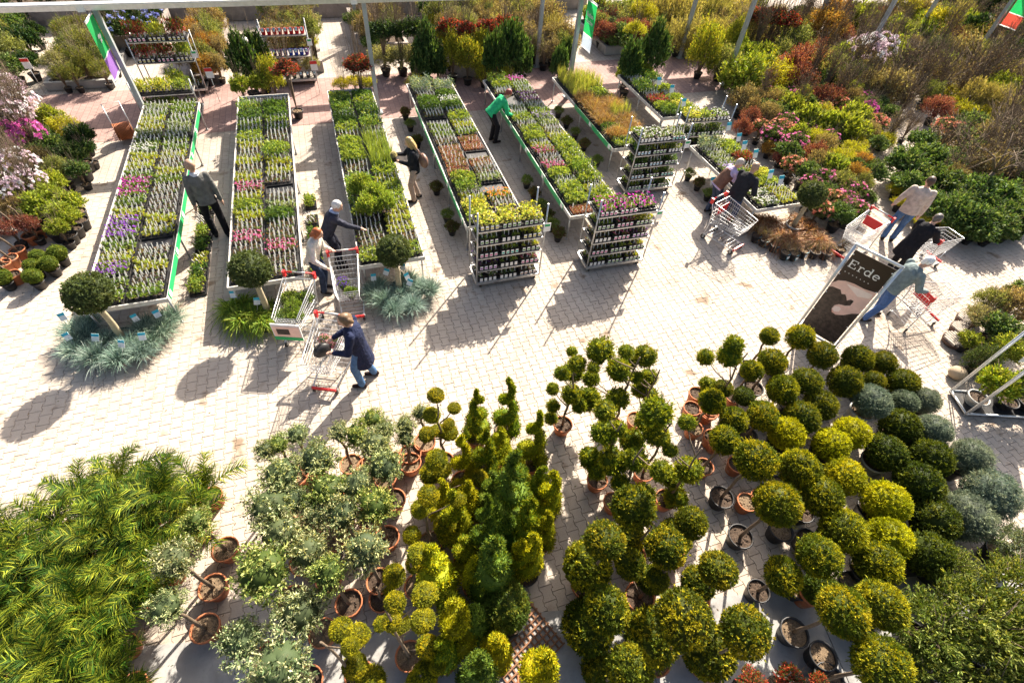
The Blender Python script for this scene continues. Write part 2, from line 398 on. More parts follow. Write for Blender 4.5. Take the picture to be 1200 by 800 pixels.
e0 = SL0 + SLD*(min(xs) - 1 - SL0.x)/SLD.x; e1 = SL0 + SLD*(max(xs) + 1 - SL0.x)/SLD.x
bed.add([(e0.x, e0.y, -.012), (e1.x, e1.y, -.012), (e1.x, PAVE_Y1 + .02, -.012), (e0.x, PAVE_Y1 + .02, -.012)], (0, 1, 2, 3))
ob('joint_sand', bed.mesh('joint_sand', JOINT), pv)
pb = MB(4); n1 = 0; Vs = []; Fs = [[], [], []]; Rs = []
for (x, y) in cells:
    if (x, y) in ss: continue
    V, F = paver_geom(x, y, rs.gauss(0, .012), rs.gauss(0, .0012))
    Vs.append(V); Rs.append(np.broadcast_to(pb.rng.random(3), (len(V), 3)))
    for q in range(3): Fs[q].append(F[q] + n1)
    n1 += len(V)
pb.V = [np.concatenate(Vs)]; pb.n = n1; pb.R = [np.concatenate(Rs)]
pb.F = [(np.concatenate(f), 0, False) for f in Fs]
ob('paver_field', pb.mesh('paver_field', PAVER), pv, kind='stuff')
one = MB(5); V, F = paver_geom(0, 0); one.add(V, F[0]); one.F += [(F[1], 0, False), (F[2], 0, False)]
onem = one.mesh('paver', PAVER)
for (x, y) in single: ob('paver', onem, pv, (x, y, rs.gauss(0, .0012)), rot=(0, rs.gauss(0, .012), 0))

# ------------------------------------------------------------------ seedling tables
TH = .72
def table(name_label, x0, x1, y0, y1, fascia=None, h=TH, gap=()):
    t = thing('sales_table', name_label, 'table', ((x0+x1)/2, y0, 0))
    cx = (x0+x1)/2; w = x1-x0; L = y1-y0
    a = MB(1); a.box((0, L/2, h-.055), (w-.05, L-.05, .02)); ob('table_top', a.mesh('table_top', BLACK), t)
    for sx in (-1, 1):
        n = max(1, round(L/2.0))
        for k in range(n):
            b = MB(k); b.box((sx*(w/2-.012), (k+.5)*L/n, h-.04), (.024, L/n-.012, .085)); ob('side_rail', b.mesh('side_rail', BOARD), t)
    for yy in (.0, L):
        b = MB(2); b.box((0, yy + (.012 if yy == 0 else -.012), h-.04), (w-.052, .024, .09)); ob('end_rail', b.mesh('end_rail', BOARD), t)
    m = max(2, round(L/1.9)+1)
    legm = leg_mesh(h)
    for k in range(m):
        for sx in (-1, 1): ob('leg', legm, t, (sx*(w/2-.06), .12 + k*(L-.24)/(m-1), 0))
        b = MB(4); b.box((0, .12 + k*(L-.24)/(m-1), h-.09), (w-.17, .04, .04)); ob('cross_bar', b.mesh('cross_bar', STEEL), t)
    if fascia:
        sx, ya, yb = fascia
        n = max(1, round((yb-ya)/1.25))
        for k in range(n):
            u0 = ya + (yb-ya)*k/n; u1 = ya + (yb-ya)*(k+1)/n
            b = MB(5)
            b.box((sx*(w/2+.006), (u0+u1)/2 - y0, h-.045), (.008, u1-u0-.05, .13), mi=0)
            b.box((sx*(w/2+.011), u0 + .12 - y0, h-.045), (.004, .13, .10), mi=1)
            ob('fascia_panel', b.mesh('fascia_panel', [GREEN, LABELW]), t)
    return t
@cached
def leg_mesh(h):
    b = MB(3); b.tube([(0, 0, 0), (0, 0, h-.066)], .021, 4); b.box((0, 0, .006), (.07, .07, .012)); return b.mesh('leg', STEEL)
TABLES = {}
TNAME = ['leftmost seedling table', 'second seedling table', 'third seedling table', 'fourth seedling table', 'fifth seedling table', 'tall grass table', 'dark shrub table', 'the couple\'s table']
TX = [(-4.90, -3.52), (-2.55, -1.20), (-.14, 1.15), (2.20, 3.60), (4.60, 5.98), (6.90, 8.30), (9.20, 10.5), (9.15, 10.55)]
TY = [(7.93, 15.85), (7.97, 16.0), (8.0, 16.0), (8.75, 16.1), (8.6, 16.0), (11.2, 15.85), (12.6, 15.7), (7.85, 10.95)]
TF = [(1, 8.0, 15.4), None, None, (-1, 9.0, 14.6), (-1, 9.0, 14.2), (-1, 11.3, 13.9), None, None]
for i in range(8):
    lab = ['long seedling table beside the shrub display at the far left', 'long seedling table between the grey-jacket man and the cream-jacket woman', 'long seedling table the man in the navy jacket reaches over', 'long seedling table with green fascia beside the blonde woman', 'long seedling table the worker in green bends over', 'table of tall lime and orange-brown grasses', 'table of dark potted shrubs and laurels at the back', 'perennial table the couple leans over'][i]
    TABLES[i] = table(lab, *TX[i], *TY[i], fascia=TF[i])

# ------------------------------------------------------------------ trays of small plants
TRW, TRL = .60, .385
NXP, NYP = 6, 4
@cached
def tray_mesh(w, l, mt='b'):
    b = MB(2); t = .012
    b.box((0, 0, .006), (w, l, .012))
    for sx in (-1, 1): b.box((sx*(w/2-t/2), 0, .032), (t, l, .04))
    for sy in (-1, 1): b.box((0, sy*(l/2-t/2), .032), (w-2*t, t, .04))
    return b.mesh('tray', BLACK if mt == 'b' else GREYPL)
@cached
def pots_mesh(w, l, nx, ny, hp, mt):
    b = MB(3)
    for i in range(nx):
        for k in range(ny):
            x = (i+.5)/nx*(w-.04)-(w-.04)/2; y = (k+.5)/ny*(l-.04)-(l-.04)/2; r = min((w-.04)/nx, (l-.04)/ny)*.48
            b.lathe([(r*.72, .013), (r, .013+hp), (r*.9, .013+hp), (r*.88, hp)], 7, (x, y, 0), 0)
            b.add([(x+r*.9*math.cos(a), y+r*.9*math.sin(a), .013+hp*.88) for a in np.arange(7)*2*np.pi/7], np.arange(7), 1)
    return b.mesh('pots', [MATS[mt], SOIL])
def grid(w, l, nx, ny, g, j=.01):
    xs, ys = np.meshgrid((np.arange(nx)+.5)/nx*(w-.04)-(w-.04)/2, (np.arange(ny)+.5)/ny*(l-.04)-(l-.04)/2)
    P = np.stack([xs.ravel(), ys.ravel(), np.full(xs.size, .08)], 1); P[:, :2] += g.normal(0, j, (len(P), 2)); return P
def sph(g, k):
    d = g.normal(0, 1, (k, 3)); return d/np.linalg.norm(d, axis=1)[:, None]
@cached
def foliage_mesh(kind, w, l, nx, ny, v=0):
    b = MB(100+v*7+hash_name(kind)); g = b.rng
    for c in grid(w, l, nx, ny, g, .014):
        if nx*ny > 2 and g.random() < .10: continue
        s = g.uniform(.6, 1.3)
        if kind == 'low':
            k = 9; d = sph(g, k); d[:, 2] = abs(d[:, 2])*.6; b.leaves(c + d*[.014, .014, .01], d + [0, 0, .3], .045*s, .022, spread=.3)
        elif kind == 'tuft':
            k = 20; d = sph(g, k); d[:, 2] = abs(d[:, 2]); b.leaves(c + d*[.022, .022, .03]*s, d + [0, 0, .5], .06*s, .022, spread=.35)
        elif kind == 'bush':
            k = 40; d = sph(g, k); r = g.uniform(.4, 1, (k, 1)); b.leaves(c + [0, 0, .065*s] + d*r*[.05, .05, .065]*s, d + [0, 0, .3], .05*s, .028, spread=.5)
        elif kind == 'tall':
            k = 26; t = g.random(k); d = sph(g, k); d[:, 2] = .5
            P = c + np.c_[d[:, 0]*.03*t, d[:, 1]*.03*t, t*.26*s]; b.leaves(P, d, .075*s, .022, spread=.3)
        elif kind == 'reed':
            k = 14; d = g.normal(0, .16, (k, 3)); d[:, 2] = 1; b.blades(np.repeat(c[None], k, 0) + g.normal(0, .012, (k, 3)), d, .34*s, .011, .12)
        elif kind == 'grass':
            k = 34; d = g.normal(0, .45, (k, 3)); d[:, 2] = 1; b.blades(np.repeat(c[None], k, 0) + g.normal(0, .012, (k, 3)), d, .36*s, .008, .45)
    return b.mesh('foliage_' + kind, LEAF)
def hash_name(s): return sum(ord(c)*(i+3) for i, c in enumerate(s)) % 997
@cached
def flowers_mesh(w, l, nx, ny, per, hz, sz, v=0):
    b = MB(40+v); g = b.rng
    for c in grid(w, l, nx, ny, g):
        for q in range(per):
            p = c + [g.normal(0, .032), g.normal(0, .032), hz + g.uniform(-.02, .03)]
            k = 5; a = np.arange(k)*2*np.pi/k + g.random()*6; d = np.c_[np.cos(a), np.sin(a), np.full(k, .35)]
            b.leaves(np.repeat(p[None], k, 0), d, sz, sz*.95, spread=.12, rnd=np.repeat(g.random((1, 3)), k, 0))
    return b.mesh('flowers', PETAL)
@cached
def sticks_mesh(w, l, nx, ny, hz, share, v=0):
    b = MB(70+v); g = b.rng
    for c in grid(w, l, nx, ny, g, .004):
        if g.random() > share: continue
        x, y = c[0]+.03, c[1]+.02; t = g.normal(0, .12); u = -.35+g.normal(0, .12)
        b.box((x + t*hz*.5, y - u*hz*.5, .07+hz/2), (.017, .0025, hz), M=[(1, 0, t), (0, 1, -u), (0, 0, 1)])
    return b.mesh('plant_labels', LABELP)
# plant recipes: foliage kind, leaf colour, second colour, share, flower colour, labels?, pot colour
G1 = (.13, .22, .05); G2 = (.07, .14, .035); LIME = (.33, .41, .08); YEL = (.50, .46, .06); SIL = (.34, .39, .26); BRN = (.20, .125, .07); DRK = (.035, .07, .03); BLU = (.13, .20, .17)
REC = {
 'lab': ('tuft', G1, LIME, .3, None, .95, 'b', 'green seedlings, white labels'),
 'sil': ('tuft', SIL, G1, .4, None, .95, 'b', 'silvery seedlings, white labels'),
 'blu': ('tall', BLU, SIL, .4, None, .9, 'b', 'blue-grey upright seedlings'),
 'lime': ('bush', LIME, G1, .35, None, .25, 'b', 'lime green bushy plants'),
 'limel': ('tuft', LIME, YEL, .3, None, .9, 'b', 'lime seedlings, white labels'),
 'grn': ('bush', G1, G2, .4, None, .2, 'b', 'mid green bushy plants'),
 'grn2': ('bush', G2, LIME, .15, None, .4, 'b', 'dark green bushy plants'),
 'tallg': ('tall', (.13, .24, .04), LIME, .4, None, .1, 'b', 'tall bright green leafy plants'),
 'reed': ('reed', (.16, .23, .06), LIME, .3, None, .5, 'b', 'upright reed-like plants'),
 'brn': ('low', BRN, G1, .45, None, .95, 'b', 'brown sprouts, white labels'),
 'pot': ('low', (.2, .2, .07), BRN, .5, None, .2, 't', 'terracotta-brown pots'),
 'pink': ('tuft', G1, (.32, .12, .13), .4, (.55, .12, .28), .9, 'b', 'pink-tinged seedlings'),
 'mag': ('tuft', G1, LIME, .3, (.55, .03, .40), .5, 'b', 'magenta flowers'),
 'pur': ('tuft', G1, LIME, .3, (.26, .05, .46), .8, 'b', 'purple flowers'),
 'wht': ('tuft', G1, SIL, .3, (.75, .74, .66), .2, 'b', 'white flowers'),
 'yel': ('bush', LIME, YEL, .35, (.70, .62, .12), .2, 'b', 'yellow-green flowering plants'),
 'org': ('tuft', G1, YEL, .3, (.75, .28, .02), .2, 'b', 'orange flowers'),
 'red': ('bush', (.26, .06, .045), G1, .35, (.5, .08, .08), .3, 'b', 'reddish-leaved plants'),
 'lil': ('bush', SIL, G1, .4, (.42, .34, .55), .2, 'b', 'pale lilac flowers'),
 'oran': ('grass', (.34, .19, .07), (.40, .30, .09), .4, None, 0, 'b', 'orange-brown arching grass'),
 'lgra': ('reed', (.27, .33, .06), (.40, .40, .12), .4, None, 0, 'b', 'tall lime grass'),
 'dpur': ('tuft', (.10, .05, .08), G1, .3, (.12, .04, .2), .9, 'b', 'dark purple plants'),
 'empty': None,
}
NROW = {}
def tray_on(parent_name, rec, loc, rz, label, w=TRW, l=TRL, nx=NXP, ny=NYP, group=None, sc=1.0, front=None):
    t = thing('plant_tray', label, 'tray', loc, rz, group)
    ob('tray', tray_mesh(w, l), t)
    r = REC[rec]
    if r is None: return t
    v = rs.randrange(2)
    big = r[0] in ('grass', 'tall', 'reed')
    ob('pots', pots_mesh(w, l, nx, ny, .075, 'terracotta' if r[6] == 't' else 'black_plastic'), t, kind='stuff')
    jit = rs.uniform(.85, 1.15)
    ob('foliage', foliage_mesh(r[0], w, l, nx, ny, v), t, sc=(1, 1, sc*rs.uniform(.85, 1.2)), col=tuple(c*jit for c in r[1]), tint=r[2], share=r[3], kind='stuff')
    if r[4]: ob('flowers', flowers_mesh(w, l, nx, ny, 3, .075 if r[0] == 'tuft' else .11, .022, v), t, col=r[4], tint=tuple(min(.85, c*1.3+.03) for c in r[4]), share=.4, kind='stuff')
    if r[5]: ob('plant_labels', sticks_mesh(w, l, nx, ny, .11, r[5], v), t, kind='stuff')
    return t
def fill(ti, left, right, y1=None):
    """two columns of trays, listed from the far end to the near end"""
    x0, x1 = TX[ti]; ya, yb = TY[ti]
    for ci, seq in enumerate((left, right)):
        seq = seq.split(); n = len(seq); pitch = (yb-ya-.1)/n
        for k, rec in enumerate(seq):
            if rec == '-': continue
            x = (x0+x1)/2 + (-.5 + ci)*(TRW+.03) + rs.gauss(0, .012); y = yb - .05 - pitch*(k+.5) + rs.gauss(0, .006)
            what = 'empty black tray' if rec == 'empty' else 'tray of ' + REC[rec][7]
            tray_on('', rec, (x, y, TH-.045), rs.gauss(0, .03), '%s, %s column, %s from back, %s' % (what, ('left', 'right')[ci], ORD[k], TNAME[ti]),
                    l=round(min(.40, pitch-.012), 3), group='trays on the ' + TNAME[ti])
fill(0, 'sil lab limel limel sil lab wht limel limel lab mag mag lab limel pur pur lab limel pur lab lab',
        'lab lab lab sil sil lab lab limel brn limel lab brn brn brn limel limel empty brn limel brn lab')
fill(1, '- sil tallg grn lab lab lime limel brn limel brn limel pink limel lime limel brn pink brn brn brn',
        '- lab grn grn lab lab brn brn lime tallg limel limel brn empty brn sil grn brn brn pink brn brn')
fill(2, '- lime grn tallg grn grn lime brn lime lime lime brn brn tallg tallg tallg lime brn brn brn lime',
        '- grn lime grn grn2 brn tallg sil reed reed reed reed lime limel lime lime limel limel limel brn lime')
fill(3, 'blu blu brn grn grn brn empty lab lab brn pot pot pot pot lime tallg limel yel lime',
        'sil blu grn wht grn brn lime limel lab pot pot empty pot brn sil empty org brn pot')
fill(4, 'tallg lime brn - - sil lab lime brn lime lime limel pink brn pink lime sil lime lime pot',
        'mag lab lab dpur dpur sil lab lil sil brn limel lime lime lime lime tallg lime limel lime lime')
fill(5, 'lgra lgra lgra lgra oran oran oran oran oran grn oran lime',
        'lgra lgra lgra lime lime oran oran lgra oran oran lime lime')
fill(6, 'grn2 brn grn2 grn2 brn red lime grn', 'grn2 grn2 brn lime brn lime yel lime')
fill(7, 'blu sil sil lil grn lime wht wht', 'lime lime red brn yel lime limel limel')

# ------------------------------------------------------------------ plant trolleys
@cached
def caster_mesh():
    b = MB(1); b.tube([(-.018, 0, .05), (.018, 0, .05)], .05, 10); b.box((0, 0, .105), (.05, .05, .03)); return b.mesh('caster', RUBBER)
@cached
def pole_mesh(h):
    b = MB(1); b.tube([(0, 0, .12), (0, 0, h)], .017, 6); return b.mesh('pole', STEEL)
@cached
def shelf_mesh(w, d):
    b = MB(1); b.box((0, 0, 0), (w-.04, d-.01, .012), mi=1)
    for sy in (-1, 1): b.box((0, sy*d/2, .0), (w-.036, .016, .026))
    for sx in (-1, 1): b.box((sx*(w/2-.03), 0, .0), (.016, d-.024, .024))
    return b.mesh('shelf', [STEEL, WOOD])
@cached
def fronts_mesh(w, l, n, mi_):
    """picture labels on the front row of pots"""
    b = MB(9)
    for i in range(n):
        x = (i+.5)/n*(w-.04)-(w-.04)/2
        b.box((x, -l/2-.004, .068), (.06, .004, .085), mi=0); b.box((x, -l/2-.007, .060), (.048, .003, .036), mi=1)
    return b.mesh('pot_labels', [LABELW, mi_])
def trolley(label, x, y, rz, w, d, h, zs, rows, tagw=True, tw=None, name='plant_trolley', psc=1.0):
    t = thing(name, label, 'trolley', (x, y, 0), rz, None)
    b = MB(3); b.box((0, 0, .14), (w-.04, d-.04, .03), mi=1)
    for sy in (-1, 1): b.box((0, sy*d/2, .145), (w+.02, .035, .06))
    for sx in (-1, 1): b.box((sx*w/2, 0, .145), (.035, d-.04, .06))
    ob('base_frame', b.mesh('base_frame', [STEEL, WOOD]), t)
    for sx in (-1, 1):
        for sy in (-1, 1):
            ob('pole', pole_mesh(h), t, (sx*w/2, sy*d/2, 0)); ob('caster', caster_mesh(), t, (sx*(w/2-.09), sy*(d/2-.06), 0), rs.uniform(-.6, .6))
    for z in zs[1:]: ob('shelf', shelf_mesh(w, d), t, (0, 0, z))
    if tagw:
        b = MB(1); b.box((w/2+.03, -d/2-.025, h*.72), (.15, .004, .2), mi=0); b.box((w/2+.03, -d/2-.029, h*.72+.05), (.11, .003, .05), mi=1)
        ob('price_card', b.mesh('price_card', [LABELW, GREEN]), t)
    M = Matrix.Rotation(rz, 4, 'Z')
    for si, (z, row) in enumerate(zip(zs, rows)):
        n = len(row)
        for k, cell in enumerate(row):
            if cell is None: continue
            rec, lm = cell
            p = M @ Vector(((k+.5)/n*(w-.05)-(w-.05)/2, -.01, 0)); tl = d-.06; tw_ = round((w-.07)/n-.01, 3)
            pos = ('left', 'middle', 'right') if n == 3 else ('far left', 'centre left', 'centre right', 'far right')
            tr = tray_on('', rec, (x+p.x, y+p.y, z + (.155 if si == 0 else 0.007) + (.0 if si else 0)), rz,
                    'tray of %s, %s, %s shelf up, %s' % (REC[rec][7] if REC[rec] else 'nothing', pos[k % len(pos)], ORD[si], tw or 'trolley'),
                    w=tw_, l=tl, nx=4, ny=4, group='trays on ' + (tw or 'trolley'), sc=psc)
            if lm: ob('pot_labels', fronts_mesh(tw_, tl, 4, lm), tr, kind='stuff')
    return t
LBL = {c: mat('pot_label_'+c, v, .5, .25, 60) for c, v in dict(green=(.12, .3, .06), pink=(.6, .12, .3), purple=(.3, .08, .42), white=(.75, .75, .7), blue=(.2, .45, .6), teal=(.03, .45, .35), brown=(.35, .2, .15), yellow=(.6, .5, .08)).items()}
L_ = LBL
ZS = [0.0, .47, .80, 1.13, 1.46]
trolley('steel plant trolley of yellow spring plants at the end of the fourth table', 2.825, 7.85, .0, 1.40, .58, 1.92, ZS,
  [[('wht', L_['white']), ('sil', L_['white']), ('brn', L_['brown'])], [('dpur', L_['purple']), ('lab', L_['white']), ('pink', L_['pink'])],
   [('brn', L_['pink']), ('lab', L_['teal']), ('limel', L_['green'])], [('lab', L_['green']), ('lab', L_['white']), ('yel', L_['yellow'])],
   [('yel', L_['yellow']), ('yel', L_['green']), ('yel', L_['green'])]], tw='yellow trolley')
trolley('steel plant trolley with magenta primroses on its top shelf', 5.32, 7.74, -.02, 1.38, .56, 1.90, ZS,
  [[('lab', L_['white']), ('lab', L_['green']), ('limel', L_['green'])], [('brn', L_['pink']), ('lab', L_['green']), ('limel', L_['green'])],
   [('brn', L_['white']), ('pink', L_['pink']), ('dpur', L_['purple'])], [('lab', L_['green']), ('pink', L_['pink']), ('yel', L_['green'])],
   [('mag', L_['pink']), ('mag', L_['pink']), ('mag', None)]], tw='magenta trolley')
trolley('steel plant trolley of white and green pots beside the grass table', 7.56, 10.33, -.02, 1.36, .58, 1.88, ZS,
  [[('lab', L_['green']), ('lab', L_['green']), ('grn', L_['green'])], [('sil', L_['blue']), ('lab', L_['green']), ('grn', L_['teal'])],
   [('grn', L_['green']), ('sil', L_['blue']), ('grn', L_['green'])], [('grn', L_['blue']), ('limel', L_['green']), ('lime', L_['white'])],
   [('wht', L_['white']), ('wht', L_['white']), ('sil', L_['teal'])]], tw='white-green trolley')

# ------------------------------------------------------------------ plant parts shared by many plants
@cached
def pot_mesh(r, h, m):
    b = MB(1)
    b.lathe([(r*.70, 0), (r*.95, h*.86), (r*1.02, h*.86), (r*1.04, h), (r*.93, h), (r*.91, h*.88)], 18)
    b.add([(r*.70*math.cos(a), r*.70*math.sin(a), 0) for a in np.arange(18)*2*np.pi/18], np.arange(18)[::-1])
    return b.mesh('pot', MATS[m])
@cached
def soil_mesh(r, h, v):
    b = MB(v); n = 18; g = b.rng; a = np.arange(n)*2*np.pi/n
    V = [(0, 0, h*.9)] + [(r*.55*math.cos(t), r*.55*math.sin(t), h*.88+g.normal(0, .008)) for t in a] + [(r*.925*math.cos(t), r*.925*math.sin(t), h*.86) for t in a]
    b.add(V, [(0, 1+i, 1+(i+1) % n) for i in range(n)]); b.F.append((np.array([(1+i, 1+n+i, 1+n+(i+1) % n, 1+(i+1) % n) for i in range(n)]), 0, False))
    g2 = b.rng
    for q in range(16):
        t = g2.random()*6.28; rr = r*.8*math.sqrt(g2.random()); b.ball((rr*math.cos(t), rr*math.sin(t), h*.89), g2.uniform(.006, .016), 5, 4)
    return b.mesh('soil', MULCH if v % 2 else SOIL)
def add_pot(t, kind, r, h, loc=(0, 0, 0)):
    m = {'t': 'terracotta', 'b': 'black_plastic', 'g': 'grey_plastic'}[kind]
    r = round(r, 2); h = round(h, 2)
    ob('pot', pot_mesh(r, h, m), t, loc, rs.random()*6); ob('soil', soil_mesh(r, h, rs.randrange(4)), t, loc, rs.random()*6)
@cached
def stem_mesh(h, r, v):
    b = MB(v); k = 6; z = np.linspace(0, h, k); P = np.c_[b.rng.normal(0, .008, k), b.rng.normal(0, .008, k), z]; P[0, :2] = 0
    b.tube(P, np.linspace(r*1.25, r*.9, k), 7); return b.mesh('trunk', BARK)
@cached
def ball_mesh(style, v):
    """clipped crown of nominal radius 0.25 m"""
    b = MB(hash_name(style)+v); g = b.rng; R = .25
    ns, nl, L, w, sp, rough_ = {'thuja': (900, 9, .027, .0100, .52, .022), 'buxus': (950, 8, .023, .0135, .75, .020), 'needle': (950, 10, .027, .0062, .55, .025), 'pom': (300, 12, .044, .017, .6, .055)}[style]
    b.ball((0, 0, 0), R*.80, 18, 13, jit=.03, rnd=(.15, .99, .5))  # added opaque core blocks light; its fixed dark leaf tone paints inner shade
    d = sph(g, ns); lump = 1 + .03*np.sin(d[:, 0]*7+v)*np.cos(d[:, 1]*6-v) + g.normal(0, rough_, ns)
    c = d*(R*lump*.97)[:, None]; u = d + [0, 0, .3] + g.normal(0, .35, (ns, 3)); u /= np.linalg.norm(u, axis=1)[:, None]
    t = np.linspace(-1.7, -.5, nl)*L
    P = (c[:, None] + u[:, None]*t[None, :, None]).reshape(-1, 3) + g.normal(0, L*.16, (ns*nl, 3))
    sh = np.repeat(g.random((ns, 3)), nl, 0)*.55 + g.random((ns*nl, 3))*.45
    pq = P/R; ph = g.random(3)*6; pat = .5+.5*np.sin(3.1*pq[:, 0]+ph[0]+1.7*np.sin(2.3*pq[:, 1]+ph[1]))*np.cos(2.7*pq[:, 2]+ph[2]); sh[:, 1] = sh[:, 1]*.6 + pat*.4
    st = sph(g, 26); b.leaves(np.repeat(st*R*1.0, 3, 0), np.repeat(st, 3, 0)+[0, 0, .3], L*1.5, w, spread=.25)
    b.leaves(P, np.repeat(u, nl, 0), L, w, spread=sp, rnd=sh)
    return b.mesh('crown_' + style, GLAUCOUS if style == 'needle' else LEAF)
@cached
def loose_mesh(v):
    """airy variegated crown of nominal radius 0.25 m: short shoots carrying lance-shaped leaves"""
    b = MB(300+v); g = b.rng; R = .25
    for q in range(300):
        d = sph(g, 1)[0]; d[2] = d[2]*.85; rr = R*g.uniform(.25, 1.0)*(1+.12*math.sin(5*d[0]+v))
        c = d*rr; k = 13; t = np.linspace(-.06, .012, k)
        u = d + g.normal(0, .35, 3) + [0, 0, .3]; u /= np.linalg.norm(u)
        P = c + u*t[:, None] + g.normal(0, .008, (k, 3))
        b.leaves(P, np.repeat(u[None], k, 0)*.6, .036, .013, spread=.65)
    b.ball((0, 0, 0), (R*.6, R*.6, R*.52), 12, 9, jit=.08, rnd=(.15, .99, .5))  # core added to stop light passing through, painted dark like a shaded interior
    return b.mesh('crown_loose', LEAF)
def crown(t, style, z, r, col, tint, share, sq=1.0, loc=(0, 0)):
    me = loose_mesh(rs.randrange(4)) if style == 'loose' else ball_mesh(style, rs.randrange(3))
    s = r/.25
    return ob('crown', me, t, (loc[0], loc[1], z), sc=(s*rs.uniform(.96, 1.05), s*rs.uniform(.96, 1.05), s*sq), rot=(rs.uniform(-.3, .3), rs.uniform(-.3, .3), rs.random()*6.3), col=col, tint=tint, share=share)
def vary(c, a=.15):
    k = rs.uniform(1-a, 1+a); return (c[0]*k*rs.uniform(.93, 1.07), c[1]*k, c[2]*k*rs.uniform(.9, 1.1))
def rows(items, key_row, key_col, per):
    """name items by row (front first) and place in the row"""
    it = sorted(items, key=key_row); out = {}
    for r in range(0, len(it), per):
        for c, q in enumerate(sorted(it[r:r+per], key=key_col)): out[id(q)] = (r//per, c)
    return out
def view_v(x, y, z=0): p = Vector((x, y, z-7.45)); return p.dot(_d)/p.dot(_f)
def view_u(x, y, z=0): p = Vector((x, y, z-7.45)); return p.dot(_r)/p.dot(_f)

# ------------------------------------------------------------------ clipped balls, right foreground
CG = ((.10, .135, .008), (.38, .355, .012), .45); CY = ((.29, .31, .008), (.52, .50, .012), .5); CD = ((.06, .09, .010), (.14, .165, .016), .38)
CB = ((.145, .185, .13), (.25, .28, .175), .42); CO = ((.085, .115, .010), (.25, .24, .014), .42)
CLR = {'g': (CG, 'golden green'), 'y': (CY, 'bright yellow-green'), 'd': (CD, 'dark green'), 'b': (CB, 'blue-grey'), 'o': (CO, 'olive green')}
BALLS = [  # x, y, radius, centre height, colour, pot
 (6.48, 4.05, 0.18, 1.1, 'g', 'b'), (7.08, 3.92, 0.26, 1.05, 'g', 'b'), (7.24, 3.49, 0.27, 1.0, 'o', 'b'), (6.26, 3.60, 0.26, 1.0, 'g', 'b'),
 (5.79, 3.53, 0.20, 1.0, 'g', 't'), (5.22, 3.42, 0.17, .85, 'o', 't'), (5.47, 3.19, 0.18, .85, 'd', 'b'), (6.15, 3.11, 0.27, .9, 'g', 'b'),
 (6.68, 3.13, 0.27, .9, 'o', 'b'), (7.44, 3.00, 0.31, .8, 'o', 'b'), (8.28, 3.45, 0.30, .6, 'o', 'b'), (8.73, 3.26, 0.24, .6, 'o', 'b'),
 (8.20, 2.96, 0.21, .6, 'o', 'b'), (8.77, 2.81, 0.29, .55, 'o', 'b'), (7.66, 2.55, 0.32, .75, 'b', 'g'), (8.51, 2.48, 0.25, .5, 'b', 'b'),
 (8.91, 2.40, 0.26, .5, 'b', 'b'), (7.97, 2.08, 0.33, .55, 'd', 'b'), (8.54, 1.88, 0.30, .5, 'b', 'b'), (7.35, 1.76, 0.34, .55, 'd', 'g'),
 (7.98, 1.47, 0.34, .55, 'd', 'b'), (8.62, 1.29, 0.33, .6, 'b', 'b'), (8.41, 0.72, 0.42, .55, 'b', 'g'), (7.44, 1.19, 0.36, .55, 'd', 'g'),
 (7.79, 0.57, 0.40, .5, 'b', 'g'), (7.26, 0.66, 0.34, .5, 'd', 'g'), (6.69, 0.30, 0.33, .55, 'd', 'b'), (6.99, 2.20, 0.31, .6, 'y', 'b'),
 (6.51, 2.11, 0.30, .6, 'y', 'b'), (6.33, 1.60, 0.31, .6, 'y', 'b'), (6.64, 1.09, 0.35, .6, 'y', 'b'), (6.27, 0.65, 0.31, .6, 'y', 'b'),
 (5.80, 0.42, 0.32, .65, 'g', 'b'), (5.57, 0.91, 0.33, .75, 'g', 'b'), (5.58, 1.40, 0.32, .8, 'g', 'b'), (5.50, 1.84, 0.33, .85, 'g', 'b'),
 (4.66, 0.67, 0.28, 1.2, 'g', 'b'), (4.43, 1.35, 0.32, 1.4, 'g', 'b'), (4.50, 1.95, 0.30, 1.45, 'g', 'b'), (4.52, 2.48, 0.24, 1.08, 'g', 't'),
 (5.80, 2.43, 0.30, .75, 'y', 'b'), (5.54, 2.78, 0.27, .85, 'g', 'b'), (4.96, 2.80, 0.23, .95, 'g', 't'), (4.74, 3.15, 0.24, 1.05, 'g', 't'),
 (6.20, 2.60, 0.30, .8, 'o', 'b'), (6.72, 2.74, 0.28, .75, 'o', 'b'), (4.23, 0.64, 0.25, .95, 'g', 'b'), (4.38, 0.07, 0.30, 1.37, 'g', 'b'),
 (5.24, -0.01, 0.31, .9, 'g', 'b'), (4.47, -0.49, 0.32, 1.3, 'g', 'b'), (4.87, 0.38, 0.25, .55, 'd', 't'), (7.24, 0.34, 0.15, .3, 'd', 'b')]
BALLS = [list(b) for b in BALLS]
nm = rows(BALLS, lambda q: -view_v(q[0], q[1], q[3]), lambda q: view_u(q[0], q[1], q[3]), 7)
for b in BALLS:
    x, y, r, z, c, p = b; ro, co = nm[id(b)]
    (col, tint, share), cn = CLR[c]
    std = z > .78
    t = thing('ball_topiary', '%s clipped ball %s, %s from left, %s row from front' % (cn, 'on a stem' if std else 'low in its pot', ORD[co], ORD[ro]), 'topiary', (x, y), rs.random()*6, 'clipped ball plants')
    pr = .15 if r < .26 else .18; ph = .25 if p != 't' else .24
    if not std: pr = max(pr, r*.62); ph = max(.15, z - r*.85)
    add_pot(t, p, pr, ph)
    ob('trunk', stem_mesh(round(max(.1, z-ph-r*.5), 2), .02 if std else .03, rs.randrange(3)), t, (0, 0, ph*.85))
    crown(t, 'needle' if c == 'b' else ('thuja' if c in 'gyo' else 'buxus'), z, r*.95, vary(col), vary(tint), share, rs.uniform(.86, .98))
